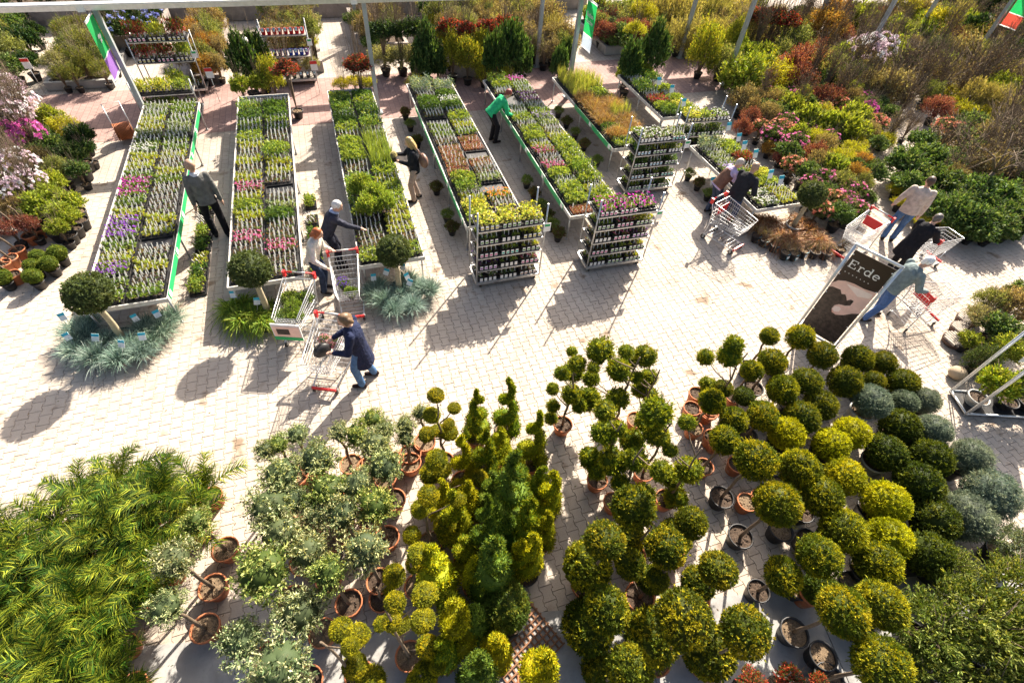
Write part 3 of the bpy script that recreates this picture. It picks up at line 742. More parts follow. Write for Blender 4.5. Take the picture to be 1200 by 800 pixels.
# spare terracotta pots standing between the stems
for k, (x, y) in enumerate([(4.91, 3.51), (5.17, 3.76), (5.14, 3.36), (4.95, 2.91), (5.06, 2.36), (4.84, 1.77), (5.09, 1.77), (5.39, 0.74)]):
    t = thing('flower_pot', 'terracotta pot of bare soil under the ball trees, %s from the back' % ORD[k], 'pot', (x, y), 0, 'terracotta pots under the ball trees')
    add_pot(t, 't', .15, .25)
for k, (x, y) in enumerate([(4.80, 0.51), (5.06, 1.25), (5.54, 0.33), (5.26, -0.15), (4.55, -0.26), (5.36, 1.01), (5.81, 0.37)]):
    t = thing('flower_pot', 'black pot of soil on the slab edge, %s from the left' % ORD[k], 'pot', (x, y), 0, 'black pots under the ball trees')
    add_pot(t, 'b', .17, .28)

# ------------------------------------------------------------------ stacked balls and pompom trees, centre foreground
def branch_tree(base, poms, label, name, style, cols, pot, pr=.17, ph=.26, part='pompom', cat='topiary', group=None, lean=.06):
    t = thing(name, label, cat, base, 0, group)
    add_pot(t, pot, pr, ph)
    top = max(q[2] for q in poms)
    b = MB(hash_name(label)); g = b.rng
    zt = np.linspace(ph*.85, max(top-.05, ph+.1), 6); P = np.c_[g.normal(0, .02, 6), g.normal(0, .02, 6), zt]; P[0, :2] = 0; P[-1, :2] = 0
    b.tube(P, np.linspace(.024, .010, 6), 6); ob('trunk', b.mesh('trunk', BARK), t)
    for (dx, dy, z, r) in poms:
        ox, oy = (g.normal(0, .10), g.normal(0, .10)) if len(poms) > 3 else (0, 0)
        e = np.array((dx+ox, dy+oy, max(z, r*.7+.1)))
        s0 = np.array((0, 0, max(ph, e[2]-.28)))
        if np.linalg.norm(e[:2]) > .05:
            br = MB(3); br.tube([s0, (s0+e)/2+[0, 0, -.04], e], [.012, .009, .006], 5); ob('branch', br.mesh('branch', BARK), t)
        me = ball_mesh(style, rs.randrange(3)); s = r*(1.24 if name == 'cloud_pruned_conifer' else 1.2)/.25
        (c, ti, sh) = cols
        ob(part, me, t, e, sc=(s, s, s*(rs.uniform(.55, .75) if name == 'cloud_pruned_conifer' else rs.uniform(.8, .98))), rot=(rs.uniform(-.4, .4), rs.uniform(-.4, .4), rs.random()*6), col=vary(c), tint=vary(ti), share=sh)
    return t
STK = ((.085, .115, .008), (.33, .30, .012), .44)
for lab, (base, poms) in {
 'tall dark egg topiary topped by a ball, beside the open path': ((1.98, 1.41), [(-0.06, 0.08, 0.85, 0.27), (-0.05, 0.06, 1.81, 0.20)]),
 'knobbly multi-ball topiary in the middle of the front topiary block': ((2.62, 1.05), [(-0.05, 0.11, 1.54, 0.21), (-0.12, 0.23, 0.92, 0.17), (-0.02, 0.05, 0.70, 0.16), (-0.14, 0.27, 0.53, 0.14), (0.05, -0.13, 1.21, 0.12)]),
 'two-ball topiary between the pompom trees and the egg topiary': ((2.76, 1.59), [(-0.17, 0.24, 1.43, 0.24), (-0.08, 0.13, 0.65, 0.20)]),
 'small three-ball topiary leaning towards the black pots': ((3.30, 1.43), [(-0.03, 0.06, 1.28, 0.18), (-0.06, 0.13, 0.76, 0.17), (0.01, -0.03, 0.74, 0.10)]),
 'two-ball topiary just above the slab edge, right of the others': ((3.34, 0.83), [(-0.02, 0.07, 1.22, 0.20), (-0.03, 0.10, 0.57, 0.19)]),
 'large two-ball topiary on the slab edge, leftmost of its row': ((1.81, 0.81), [(-0.05, 0.10, 0.49, 0.29), (-0.04, 0.07, 1.44, 0.22)]),
 'large two-ball topiary on the slab, centre of its row': ((2.47, 0.36), [(-0.04, 0.19, 0.59, 0.29), (-0.03, 0.15, 1.68, 0.26)]),
 'large two-ball topiary on the slab, rightmost of its row': ((3.07, 0.12), [(-0.01, 0.10, 0.48, 0.28), (-0.01, 0.10, 1.58, 0.23)]),
 'two-ball topiary cut by the bottom edge of the photo': ((1.78, 0.34), [(-0.03, 0.12, 0.23, 0.19), (0.01, -0.04, 1.33, 0.21)])}.items():
    branch_tree(base, poms, lab, 'stacked_topiary', 'buxus', STK, 't', .2, .24, 'crown')
PM = ((.125, .175, .012), (.35, .36, .016), .46)
for lab, (base, poms) in {
 'small pompom tree in a terracotta pot standing apart at the path edge': ((2.60, 3.83), [(0.06, -0.04, 1.88, 0.11), (-0.06, 0.04, 1.53, 0.11), (0.00, -0.00, 1.14, 0.14), (-0.14, 0.09, 1.03, 0.09), (-0.19, 0.12, 0.39, 0.10), (-0.14, 0.09, 0.64, 0.10), (0.13, -0.10, 0.81, 0.11), (-0.05, 0.03, 1.86, 0.07), (0.17, -0.13, 1.97, 0.08)]),
 'tallest pompom tree in the middle of the pompom group': ((3.42, 3.60), [(-0.31, 0.25, 2.03, 0.17), (-0.12, 0.11, 2.08, 0.10), (-0.24, 0.20, 1.61, 0.17), (-0.30, 0.25, 1.23, 0.12), (-0.12, 0.11, 1.05, 0.16), (-0.36, 0.28, 0.70, 0.18), (-0.47, 0.35, 1.15, 0.15)]),
 'slender pompom tree at the top right of the pompom group': ((3.85, 3.57), [(-0.17, 0.16, 1.69, 0.15), (-0.29, 0.27, 1.46, 0.10), (-0.08, 0.08, 1.41, 0.09), (-0.08, 0.08, 1.11, 0.13), (-0.29, 0.27, 1.20, 0.11), (-0.06, 0.06, 0.78, 0.12), (-0.20, 0.19, 0.84, 0.12)]),
 'pompom tree with a big round head on the right of the group': ((3.52, 2.67), [(-0.17, 0.20, 1.74, 0.19), (-0.09, 0.12, 1.30, 0.17), (-0.30, 0.32, 1.29, 0.15), (-0.28, 0.31, 0.87, 0.17)]),
 'dense pompom tree left of centre in the pompom group': ((2.75, 2.75), [(-0.17, 0.15, 1.94, 0.13), (-0.23, 0.20, 1.51, 0.15), (-0.05, 0.05, 1.63, 0.10), (-0.09, 0.08, 1.17, 0.11), (-0.25, 0.21, 0.92, 0.12), (-0.08, 0.08, 0.76, 0.13)]),
 'low pompom tree with small balls beside the terracotta pots': ((3.64, 2.17), [(-0.21, 0.29, 1.86, 0.10), (-0.16, 0.23, 1.50, 0.09), (-0.24, 0.32, 1.58, 0.07), (-0.03, 0.04, 1.15, 0.17), (-0.10, 0.15, 0.72, 0.15), (0.00, -0.00, 0.39, 0.15), (0.06, -0.12, 0.68, 0.12)]),
 'pompom tree in the front row of the pompom group': ((2.85, 2.35), [(-0.19, 0.20, 1.22, 0.18), (-0.29, 0.28, 0.80, 0.11), (-0.01, 0.01, 1.43, 0.14), (0.13, -0.17, 1.00, 0.14), (0.12, -0.16, 1.96, 0.11), (-0.04, 0.05, 0.96, 0.12)]),
 'thin pompom tree between the path and the ball trees': ((5.19, 3.38), [(-0.19, 0.26, 1.88, 0.13), (-0.15, 0.21, 1.70, 0.16), (-0.24, 0.32, 1.33, 0.12), (-0.10, 0.14, 1.44, 0.13), (-0.20, 0.28, 0.79, 0.12)])}.items():
    branch_tree(base, poms, lab, 'pompom_tree', 'pom', PM, 't', .16, .24)
PY = ((.15, .17, .010), (.45, .40, .013), .48)
for lab, (base, poms) in {
 'yellow cloud-pruned conifer at the back of the spirals': ((0.54, 3.72), [(0.05, -0.01, 1.80, 0.10), (0.15, -0.03, 1.63, 0.08), (-0.18, 0.02, 1.53, 0.10), (-0.28, 0.02, 1.16, 0.10), (-0.12, 0.01, 1.02, 0.11), (0.05, -0.01, 1.00, 0.11), (0.17, -0.03, 1.23, 0.08)]),
 'yellow cloud-pruned conifer with broad pads beside the pale standards': ((0.25, 3.16), [(0.07, -0.01, 1.50, 0.12), (-0.05, 0.00, 1.05, 0.13), (0.26, -0.04, 1.10, 0.14), (0.15, -0.02, 1.26, 0.10), (0.33, -0.06, 0.70, 0.11)]),
 'orange-tipped cloud-pruned conifer left of the big spiral': ((0.09, 2.55), [(0.11, -0.01, 1.73, 0.11), (-0.21, -0.01, 1.48, 0.10), (0.15, -0.01, 0.86, 0.13), (-0.06, 0.00, 0.92, 0.10), (0.24, -0.03, 1.47, 0.09)]),
 'small cloud-pruned conifer in front of the spiral cones': ((-0.19, 2.04), [(0.11, 0.00, 1.45, 0.11), (0.04, 0.00, 1.12, 0.09), (0.17, 0.00, 0.83, 0.08)]),
 'single yellow tuft in a wide terracotta pot': ((-0.65, 2.03), [(0.23, 0.05, 0.79, 0.12), (0.11, 0.03, 0.42, 0.07)]),
 'bushy yellow cloud-pruned conifer tied with white tape': ((-0.43, 1.29), [(0.16, 0.03, 2.54, 0.08), (0.20, 0.03, 2.14, 0.11), (0.31, 0.03, 1.60, 0.11), (0.20, 0.03, 0.79, 0.12), (-0.01, -0.00, 1.19, 0.10), (0.06, 0.02, 2.10, 0.08)]),
 'wide yellow cloud-pruned conifer on the slab at the bottom': ((-1.03, 1.26), [(0.11, 0.07, 2.31, 0.07), (0.14, 0.09, 1.62, 0.10), (0.27, 0.15, 1.44, 0.10), (0.04, 0.03, 1.09, 0.11), (0.14, 0.09, 0.03, 0.15), (0.36, 0.17, 1.31, 0.07)]),
 'lime green cloud-pruned conifer at the bottom edge': ((-0.32, 0.99), [(0.04, 0.01, 0.52, 0.13), (0.20, 0.02, 0.69, 0.08), (-0.06, -0.02, 0.49, 0.10)])}.items():
    branch_tree(base, poms, lab, 'cloud_pruned_conifer', 'thuja', PY, 't', .17, .22)

# ------------------------------------------------------------------ spiral topiary
@cached
def spiral_mesh(v):
    """clipped spiral of nominal height 1, base radius 0.2"""
    b = MB(500+v); g = b.rng; turns = (2.6, 3.2, 2.2)[v]; k = 5200
    t = g.random(k)**1.25; a = t*turns*2*np.pi*(1 if v != 1 else -1)
    rc = .130*(1-t)**.8 + .012; tr = .088*(1-t)**.7 + .02
    cx, cy, cz = np.cos(a)*rc, np.sin(a)*rc, .06 + t*.90
    d = sph(g, k); d[:, 2] *= .8
    P = np.c_[cx, cy, cz] + d*tr[:, None]*(1-.15*g.random((k, 1)))
    b.leaves(P - d*.01, d + [0, 0, .35], .034, .012, spread=.5)
    z = np.linspace(.05, .97, 60); tt = (z-.06)/.9; tt = np.clip(tt, 0, 1); aa = tt*turns*2*np.pi*(1 if v != 1 else -1)
    rr = .130*(1-tt)**.8 + .012
    b.tube(np.c_[np.cos(aa)*rr, np.sin(aa)*rr, z], .070*(1-tt)**.7 + .012, 8)
    return b.mesh('spiral_crown', LEAF)
SG = ((.11, .165, .010), (.36, .37, .014), .48); SGG = ((.085, .15, .022), (.20, .27, .03), .42); SY = ((.23, .26, .010), (.50, .47, .012), .5)
SPIR = [
 ('spiral topiary at the back, tallest tip beside the path', (1.63, 3.98), [(0.01, -0.00, 1.70, 0.19)], SG), ('slim spiral topiary at the back left of the spirals', (1.16, 4.00), [(-0.02, 0.00, 1.56, 0.18)], SG),
 ('spiral topiary on the right at the path, third back', (1.83, 3.32), [(-0.17, 0.08, 1.72, 0.20)], SG), ('spiral topiary in the middle of the second row', (1.08, 3.32), [(0.05, -0.02, 1.63, 0.19)], SG),
 ('large green spiral topiary in the centre of the block', (1.24, 2.59), [(-0.07, 0.03, 2.42, 0.26)], SGG), ('yellow-green spiral left of the second row', (0.75, 3.30), [(0.05, -0.01, 1.68, 0.17)], SY),
 ('spiral topiary with bent tip nearest the path', (1.76, 2.47), [(-0.04, 0.02, 1.68, 0.19)], SY), ('spiral topiary with hooked tip right of the big spiral', (1.31, 2.15), [(0.05, -0.03, 1.88, 0.19)], SG),
 ('spiral topiary with curled tip in front of the yellow pads', (0.46, 2.54), [(0.17, -0.04, 1.79, 0.19)], SG), ('slim green spiral in front of the big spiral', (0.76, 2.19), [(0.00, -0.00, 2.30, 0.17)], SGG),
 ('stout yellow-tipped spiral cone left of the front rows', (0.06, 1.97), [(0.08, -0.01, 1.77, 0.22)], SY), ('stout spiral cone with a white tie in front', (0.18, 1.28), [(0.09, -0.02, 2.19, 0.20)], SY),
 ('yellow spiral beside the path in the front rows', (1.24, 1.79), [(-0.08, 0.05, 1.74, 0.18)], SY), ('broad dark green spiral in the front rows', (0.73, 1.74), [(-0.04, 0.02, 2.77, 0.24)], SGG),
 ('spiral cone at the bottom edge beside the slab', (0.93, 0.60), [(-0.08, 0.10, 2.04, 0.21)], SY), ('green spiral cone at the bottom edge', (0.30, 0.80), [(-0.04, 0.01, 1.88, 0.19)], SGG)]
for k, (lab, base, poms, (c, ti, sh)) in enumerate(SPIR):
    h = min(2.2, poms[0][2]); r = poms[0][3]
    t = thing('spiral_topiary', lab, 'topiary', base, rs.random()*6, 'spiral topiary')
    add_pot(t, 't' if k % 3 else 'b', .18, .24)
    ob('trunk', stem_mesh(.3, .03, k % 3), t, (0, 0, .2)); 
    ob('spiral_crown', spiral_mesh(k % 3), t, (0, 0, .2), rs.random()*6, sc=(r/.172, r/.172, h-.2), col=vary(c), tint=vary(ti), share=sh)
for k, (x, y) in enumerate([(1.39, 3.57), (1.75, 2.75), (0.70, 2.83), (1.07, 2.22), (0.54, 1.84), (0.50, 2.18), (1.59, 2.13), (0.40, 1.33), (0.56, 0.98), (-0.02, 1.13), (1.50, 3.01), (1.06, 2.84), (1.12, 1.85), (0.18, 1.60), (0.36, 2.83)]):
    t = thing('spiral_topiary', 'narrow golden-green conifer packed among the spirals, %s counted from the back' % ORD[k], 'topiary', (x, y), rs.random()*6, 'spiral topiary')
    add_pot(t, 't', .16, .22); h = rs.uniform(.9, 1.3); r = rs.uniform(.14, .18); c, ti, sh = (SY, SG, SY, SGG)[k % 4]
    ob('trunk', stem_mesh(.3, .03, k % 3), t, (0, 0, .18)); ob('spiral_crown', spiral_mesh(k % 3), t, (0, 0, .18), rs.random()*6, sc=(r/.165, r/.165, h), col=vary(c), tint=vary(ti), share=sh)
x, y, r = 0.80, 1.37, 0.30
t = thing('ball_topiary', 'large clipped dome in a wide pot on a brown grate near the slab', 'topiary', (x, y)); add_pot(t, 'b', .3, .4); ob('trunk', stem_mesh(.3, .04, 1), t, (0, 0, .3)); crown(t, 'thuja', .72, r, (.085, .135, .02), (.2, .22, .03), .4, 1.05)
gm = MB(1)
for k in range(12): gm.box((-.42+k*.075, 0, .015), (.02, .86, .02)); gm.box((0, -.42+k*.075, .030), (.86, .02, .012))
tag(ob('floor_grate', gm.mesh('floor_grate', mat('rust', (.22, .11, .06), .9, .3, 20)), None, ((0.93, 1.10) + (0,)), .4), 'brown slatted grate on the ground beside the dome topiary', 'grate')

# ------------------------------------------------------------------ pale variegated standards, left of centre
VP = ((.125, .17, .075), (.46, .48, .25), .45); VG = ((.11, .17, .035), (.40, .44, .14), .44)
VAR = [(-1.38, 4.16, 0.16, 1.2), (-1.61, 4.07, 0.16, 1.2), (-1.77, 4.02, 0.16, 1.2), (-1.57, 3.57, 0.30, 1.25), (-1.12, 3.67, 0.29, 1.25), (-1.03, 3.20, 0.28, 1.25),
 (-1.70, 3.16, 0.30, 1.3), (-1.59, 2.77, 0.28, 1.3), (-0.82, 4.04, 0.17, 1.2), (-0.36, 4.13, 0.18, 1.2), (-0.21, 3.91, 0.17, 1.2), (0.07, 3.97, 0.16, 1.1),
 (0.04, 3.82, 0.15, 1.0), (-0.58, 3.92, 0.22, 1.2), (-0.36, 3.68, 0.24, 1.25), (-0.29, 3.30, 0.26, 1.3), (-0.67, 3.14, 0.25, 1.3),
 (-0.47, 2.78, 0.26, 1.35), (-0.87, 2.81, 0.26, 1.3), (-0.65, 2.24, 0.27, 1.5), (0.33, 4.11, 0.15, 1.1), (-1.74, 2.34, 0.35, 1.4), (-2.02, 1.77, 0.25, 1.2),
 (-1.40, 1.84, 0.29, 1.3), (-1.28, 2.46, 0.25, 1.3), (-1.06, 2.09, 0.21, 1.5), (-1.60, 1.38, 0.33, 1.4), (-2.69, 2.78, 0.25, 1.35), (-2.75, 2.31, 0.21, 1.3), (-2.56, 3.24, 0.20, 1.2), (-1.18, 2.96, 0.21, 1.2), (-1.45, 3.24, 0.22, 1.15)]
VAR = [list(v) for v in VAR]
nm = rows(VAR, lambda q: -view_v(q[0], q[1], q[3]), lambda q: view_u(q[0], q[1], q[3]), 5)
for k, v in enumerate(VAR):
    x, y, r, z = v; ro, co = nm[id(v)]
    t = thing('variegated_standard', 'pale variegated ball standard in terracotta pot, %s from left in %s row' % (ORD[co], ORD[ro]), 'small tree', (x, y), rs.random()*6, 'variegated standards')
    add_pot(t, 't', .17, .26); ob('trunk', stem_mesh(round(z-.3, 1), .02, k % 3), t, (0, 0, .22))
    c = VG if k % 4 == 1 else VP
    crown(t, 'loose', z, r*1.08, vary(c[0]), vary(c[1], .08), c[2])

# ------------------------------------------------------------------ potted palms, left foreground
@cached
def frond_mesh(v):
    """one arching feather frond, 0.9 m long, growing from the origin along +X"""
    b = MB(700+v); g = b.rng; k = 46; t = np.linspace(0, 1, k); L = .95
    rise = (.55, .75, .95)[v]
    P = np.c_[L*t*(1-.12*t), .05*np.sin(t*2+v)*t, rise*L*(t*.95-.62*t**2.1)]
    b.tube(P[::3], np.linspace(.009, .003, len(P[::3])), 4, mi=0)
    T = np.gradient(P, axis=0); T /= np.linalg.norm(T, axis=1)[:, None]
    for s in (-1, 1):
        q = P[5:]; tt = t[5:]; side = np.cross(T[5:], (0, 0, 1.)); side /= np.linalg.norm(side, axis=1)[:, None]
        d = side*s*.9 + T[5:]*.75 + [0, 0, .22] + g.normal(0, .24, q.shape)
        ln = .25*np.sin(np.clip(tt, .06, .98)*np.pi)**.55 + .05
        b.blades(q, d, ln, .0135, .30, 3)
    return b.mesh('frond', LEAF)
PALM_AREA = [(-5.64, 4.06), (-4.78, 4.39), (-4.09, 4.58), (-3.20, 4.39), (-2.59, 4.08), (-2.58, 3.62), (-2.94, 3.20), (-3.25, 2.81), (-3.25, 1.96), (-3.45, 1.53), (-5.06, 2.04), (-5.95, 3.63)]
xs = [p[0] for p in PALM_AREA]; ys = [p[1] for p in PALM_AREA]
palms = []
yy = min(ys); rw = 0
while yy < max(ys):
    xx = min(xs) + (.27 if rw % 2 else 0)
    while xx < max(xs):
        x, y = xx + rs.gauss(0, .05), yy + rs.gauss(0, .05)
        if inside(x, y, PALM_AREA): palms.append([x, y, .0])
        xx += .46
    yy += .42; rw += 1
nm = rows(palms, lambda q: q[1], lambda q: q[0], 7)
PC = ((.034, .08, .006), (.24, .28, .02), .34)
for k, p in enumerate(palms):
    ro, co = nm[id(p)]
    t = thing('potted_palm', 'bushy feather palm, %s from left in %s palm row from front' % (ORD[co], ORD[ro]), 'palm', p[:2], rs.random()*6, 'potted palms')
    add_pot(t, 't', .15, .25)
    hh = rs.uniform(.05, .3)
    ob('trunk', stem_mesh(round(.15+hh, 1), .03, k % 3), t, (0, 0, .2))
    n = 20
    for q in range(n):
        lv = q/n; s = rs.uniform(.42, .78)*(.8 + .25*(1-lv))
        ob('frond', frond_mesh(rs.randrange(3)), t, (0, 0, .3+hh), rot=(rs.uniform(-.2, .2), -(.15+.75*lv) + rs.uniform(-.15, .15), q*2.4+rs.uniform(-.3, .3)), sc=s, col=vary(PC[0], .25), tint=vary(PC[1]), share=rs.uniform(.15, .6))

# ------------------------------------------------------------------ loose bushes, bottom right
@cached
def bush_mesh(style, v):
    """free-growing bush, nominal radius 0.5: sprays of leaves on twigs around a twiggy heart"""
    b = MB(900+v+hash_name(style)); g = b.rng; R = .5
    ns, nl, L, w, sp = {'spray': (420, 17, .060, .016, .5), 'broad': (300, 12, .090, .038, .6), 'fine': (430, 15, .042, .019, .7), 'twig': (110, 5, .030, .012, .8), 'spike': (200, 18, .055, .013, .5)}[style]
    ph = g.random(4)*6
    for q in range(ns):
        d = sph(g, 1)[0]; d[2] = abs(d[2])*.95 - .12
        lump = 1 + .16*math.sin(4*d[0]+ph[0])*math.cos(4*d[1]+ph[1]) + .10*math.sin(7*d[2]+ph[2])
        rr = R*lump*g.uniform(.5, 1.0)**.7
        u = d*.8 + [0, 0, .55] + g.normal(0, .3, 3); u /= np.linalg.norm(u)
        t = np.linspace(-.14, .04, nl)
        b.leaves(d*rr + u*t[:, None] + g.normal(0, .012, (nl, 3)), np.repeat(u[None], nl, 0), L, w, spread=sp)
    return b.mesh('crown_'+style, LEAF)
@cached
def twigs_mesh(style, v):
    b = MB(950+v); g = b.rng; n = {'twig': 46}.get(style, 16)
    for q in range(n):
        d = sph(g, 1)[0]; d[2] = abs(d[2]) + .5; d /= np.linalg.norm(d); L = g.uniform(.35, .56)
        m = d*L*.5 + g.normal(0, .03, 3); e = d*L + g.normal(0, .04, 3)
        b.tube([(0, 0, -.35), m*.4 - [0, 0, .15], m, e], [.014, .009, .006, .002], 4)
        if style == 'twig':
            for s in range(3):
                f = m + (e-m)*g.uniform(.1, .9); h = d + g.normal(0, .6, 3); b.tube([f, f+h*.1, f+h*.2+[0, 0, .02]], [.004, .003, .001], 3)
    return b.mesh('twigs', BARK)
def bush(x, y, r, label, style, col, tint, share, zc=None, hz=1.0, pot='b', cat='shrub', name='shrub', group=None, flowers=None, potr=None):
    t = thing(name, label, cat, (x, y), rs.random()*6, group)
    pr = potr or min(.22, max(.1, r*.42)); ph = pr*1.35
    zc = zc if zc is not None else ph + r*hz*.55
    if pot: add_pot(t, pot, pr, ph)
    s = r/.5; v = rs.randrange(3)
    ob('twigs', twigs_mesh(style if style == 'twig' else 'x', v), t, (0, 0, zc), sc=(s, s, max(s*hz, (zc-ph*.8)/.35 if pot else s*hz)))
    ob('crown', bush_mesh(style, v), t, (0, 0, zc), sc=(s, s, s*hz), col=vary(col), tint=vary(tint), share=share)
    if flowers:
        fc, n, sz = flowers
        ob('flowers', blossom_mesh(n, sz, v), t, (0, 0, zc), sc=(s, s, s*hz), col=fc, tint=tuple(min(.85, c*1.3+.05) for c in fc), share=.4, kind='stuff')
    return t
@cached
def blossom_mesh(n, sz, v):
    b = MB(980+v); g = b.rng
    for q in range(n):
        d = sph(g, 1)[0]; d[2] = abs(d[2]); p = d*.5*g.uniform(.85, 1.05); k = 6; a = np.arange(k)*2*np.pi/k
        e = np.cross(d, (.3, .5, .8)); e /= np.linalg.norm(e); f = np.cross(d, e)
        D = e*np.cos(a)[:, None] + f*np.sin(a)[:, None] + d*.5
        b.leaves(np.repeat(p[None], k, 0), D, sz, sz*.9, spread=.2, rnd=np.repeat(g.random((1, 3)), k, 0))
    return b.mesh('flowers', PETAL)
HJ = ((.09, .13, .02), (.26, .29, .07), .4)
for k, (x, y, r, z, hz) in enumerate([(6.60, -0.62, 0.66, .55, .9), (5.90, -0.46, 0.50, .5, .9), (7.38, -0.45, 0.52, .6, .9), (6.92, 0.10, 0.32, .5, 1.0), (6.28, -1.07, 0.55, .4, .9), (5.52, -0.86, 0.40, .4, .9), (6.94, -1.06, 0.56, .5, .9), (8.07, 0.02, 0.32, .5, .9)]):
    lab = ['broad feathery juniper in the middle of the bottom right corner', 'feathery juniper beside the front ball trees', 'juniper at the right edge below the blue-grey balls', 'thin green shrub behind the low dark ball at the corner', 'juniper at the bottom edge, right', 'juniper at the bottom edge beside the golden ball', 'juniper cut off by the lower right corner', 'grey-green bush at the right edge above the junipers'][k]
    bush(x, y, r, lab, 'spray' if k != 3 else 'fine', *(HJ if k != 7 else CB), zc=z, hz=hz, name='juniper', potr=.2, group='junipers in the corner')
for k, (x, y, r) in enumerate([(3.38, -0.23, 0.16), (3.83, -0.34, 0.18), (4.16, -0.47, 0.12)]):
    bush(x, y, r, 'red-tipped glossy shrub at the bottom edge, %s from left' % ORD[k], 'broad', (.10, .14, .04), (.5, .09, .05), .5, zc=.5, name='photinia', group='red-tipped shrubs at the bottom edge')

# ------------------------------------------------------------------ posts, beams and hanging banners
def post(x, y, h, label):
    t = thing('steel_post', label, 'post', (x, y))
    b = MB(1); b.box((0, 0, h/2), (.11, .13, h)); ob('shaft', b.mesh('shaft', POSTM), t)
    b = MB(2); b.box((0, 0, .008), (.26, .26, .016)); ob('foot_plate', b.mesh('foot_plate', POSTM), t)
    return t
for k, x in enumerate([-4.95, 1.25, 7.6, 13.9, 20.1, 26.3]):
    post(x, 15.95, 2.98, 'grey steel post in the row behind the tables, %s from the left' % ORD[k])
for k, x in enumerate([1.35, 7.4, 13.5, 19.7, 25.8]):
    post(x, 18.55 + (3.2 if k == 0 else 0), 2.98, 'grey steel post in the back row, %s from the left' % ORD[k])
def beam(y, label):
    t = thing('roof_beam', label, 'beam', (8, y, 0))
    b = MB(1); b.box((0, .06, 3.0), (44, .30, .11)); ob('rail', b.mesh('rail', ALU), t)
    b = MB(2); b.box((0, -.10, 3.075), (44, .05, .035)); ob('gutter_lip', b.mesh('gutter_lip', WHITE), t)
    for q in range(8): b = MB(3); b.box((-19.6+q*6.2+6.4, -.096, 3.0), (.16, .012, .16)); ob('bracket', b.mesh('bracket', WHITE), t)
    return t
beam(15.95, 'pale aluminium roof beam crossing the top left corner'); beam(19.3, 'aluminium roof beam above the back path')

# letters drawn as flat strokes (print), u to the right, v up
def stroke(b, pts, th, mi=0, plane=lambda u, v, w: (u, 0, v)):
    pts = [np.array(p, float) for p in pts]; n = len(pts); L = []; Rr = []
    for i, p in enumerate(pts):
        d = pts[min(i+1, n-1)] - pts[max(i-1, 0)]; d = d/(np.linalg.norm(d)+1e-9); nn = np.array((-d[1], d[0]))*th/2
        L.append(p+nn); Rr.append(p-nn)
    V = [plane(*q, 0) for q in L] + [plane(*q, 0) for q in Rr]
    b.add(V, [(i, i+1, n+i+1, n+i) for i in range(n-1)], mi)
def arc(cx, cy, rx, ry, a0, a1, n=14): return [(cx+rx*math.cos(RAD(a0+(a1-a0)*i/n)), cy+ry*math.sin(RAD(a0+(a1-a0)*i/n))) for i in range(n+1)]
GLY = {  # strokes in a unit where x-height is about 1
 'B': ([[(0, 0), (0, 1.5)], [(0, 1.43)] + arc(.35, 1.1, .32, .33, 90, -90) + [(0, .77)], [(0, .77)] + arc(.4, .42, .35, .35, 90, -90) + [(0, .07)]], .95),
 'o': ([arc(.4, .48, .36, .42, 0, 360, 18)], .95), 'k': ([[(0, 0), (0, 1.5)], [(.0, .45), (.6, .98)], [(.2, .6), (.65, 0)]], .8), 'c': ([arc(.4, .48, .36, .42, 50, 310)], .85),
 'n': ([[(0, 0), (0, 1)], [(0, .6)] + arc(.32, .6, .32, .34, 150, 0) + [(.64, 0)]], .85), '-': ([[(0, .5), (.4, .5)]], .6),
 'e': ([arc(.42, .5, .37, .43, -40, -360, 18), [(.05, .52), (.79, .52)]], .95), 'r': ([[(0, 0), (0, 1)], [(0, .6)] + arc(.3, .6, .3, .34, 170, 50)], .65), 'd': ([arc(.4, .48, .36, .42, 0, 360, 18), [(.78, 0), (.78, 1.5)]], 1.0)}
def write(b, text, u0, v0, size, th, mi, plane):
    u = u0
    for ch in text:
        st, adv = GLY[ch]
        for s in st: stroke(b, [(u+x*size, v0+y*size) for x, y in s], th*size, mi, plane)
        u += (adv+.28)*size
    return u
def hanging_banner(label, x, y0, y1, z0, z1, split, low, words=(), side=1):
    t = thing('hanging_banner', label, 'banner', (x, y0, 0))
    w = y1-y0
    def P(u, v, s=0): return (side*(.004+.004*s), w-u if side > 0 else u, v)
    b = MB(1); n = 8
    for (za, zb, mi) in ((z0, z0+.04, 2), (z0+.04, split, 1), (split, split+.03, 2), (split+.03, z1-.05, 0), (z1-.05, z1, 2)):
        for s in range(n):
            ya, yb = w*s/n, w*(s+1)/n; fa, fb = .012*math.sin(ya*9), .012*math.sin(yb*9)
            b.add([(fa, ya, za), (fb, yb, za), (fb, yb, zb), (fa, ya, zb)], (0, 1, 2, 3), mi)
    ob('cloth', b.mesh('cloth', [BGREEN, low, BWHITE]), t)
    r = MB(2); r.tube([(0, -.02, z1), (0, w+.10, z1)], .014, 6); ob('top_rod', r.mesh('top_rod', ALU), t)
    r = MB(2); r.tube([(0, -.02, z0), (0, w+.04, z0)], .012, 6); ob('bottom_rod', r.mesh('bottom_rod', ALU), t)
    if words:
        b = MB(3)
        for i, wd in enumerate(words): write(b, wd, .12, split + (z1-split)*.55 - i*.17, .075, .3, 0, lambda u, v, s: (side*.024, (w-u) if side < 0 else u, v))
        ob('lettering', b.mesh('lettering', LABELW), t)
    return t
hanging_banner('green banner with purple foot hanging on the leftmost post', -5.02, 15.17, 15.87, 1.62, 2.92, 2.10, BPURPLE, side=-1)
b = MB(3)
for (u, v, a) in ((.36, 2.42, .5), (.42, 2.5, -.4), (.3, 2.52, .2)): b.add([(.03, u-.07, v-.04), (.03, u+.07, v-.02), (.03, u+.06, v+.05), (.03, u-.06, v+.03)], (0, 1, 2, 3))
ob('emblem', b.mesh('emblem', LABELW), bpy.data.objects['hanging_banner'])
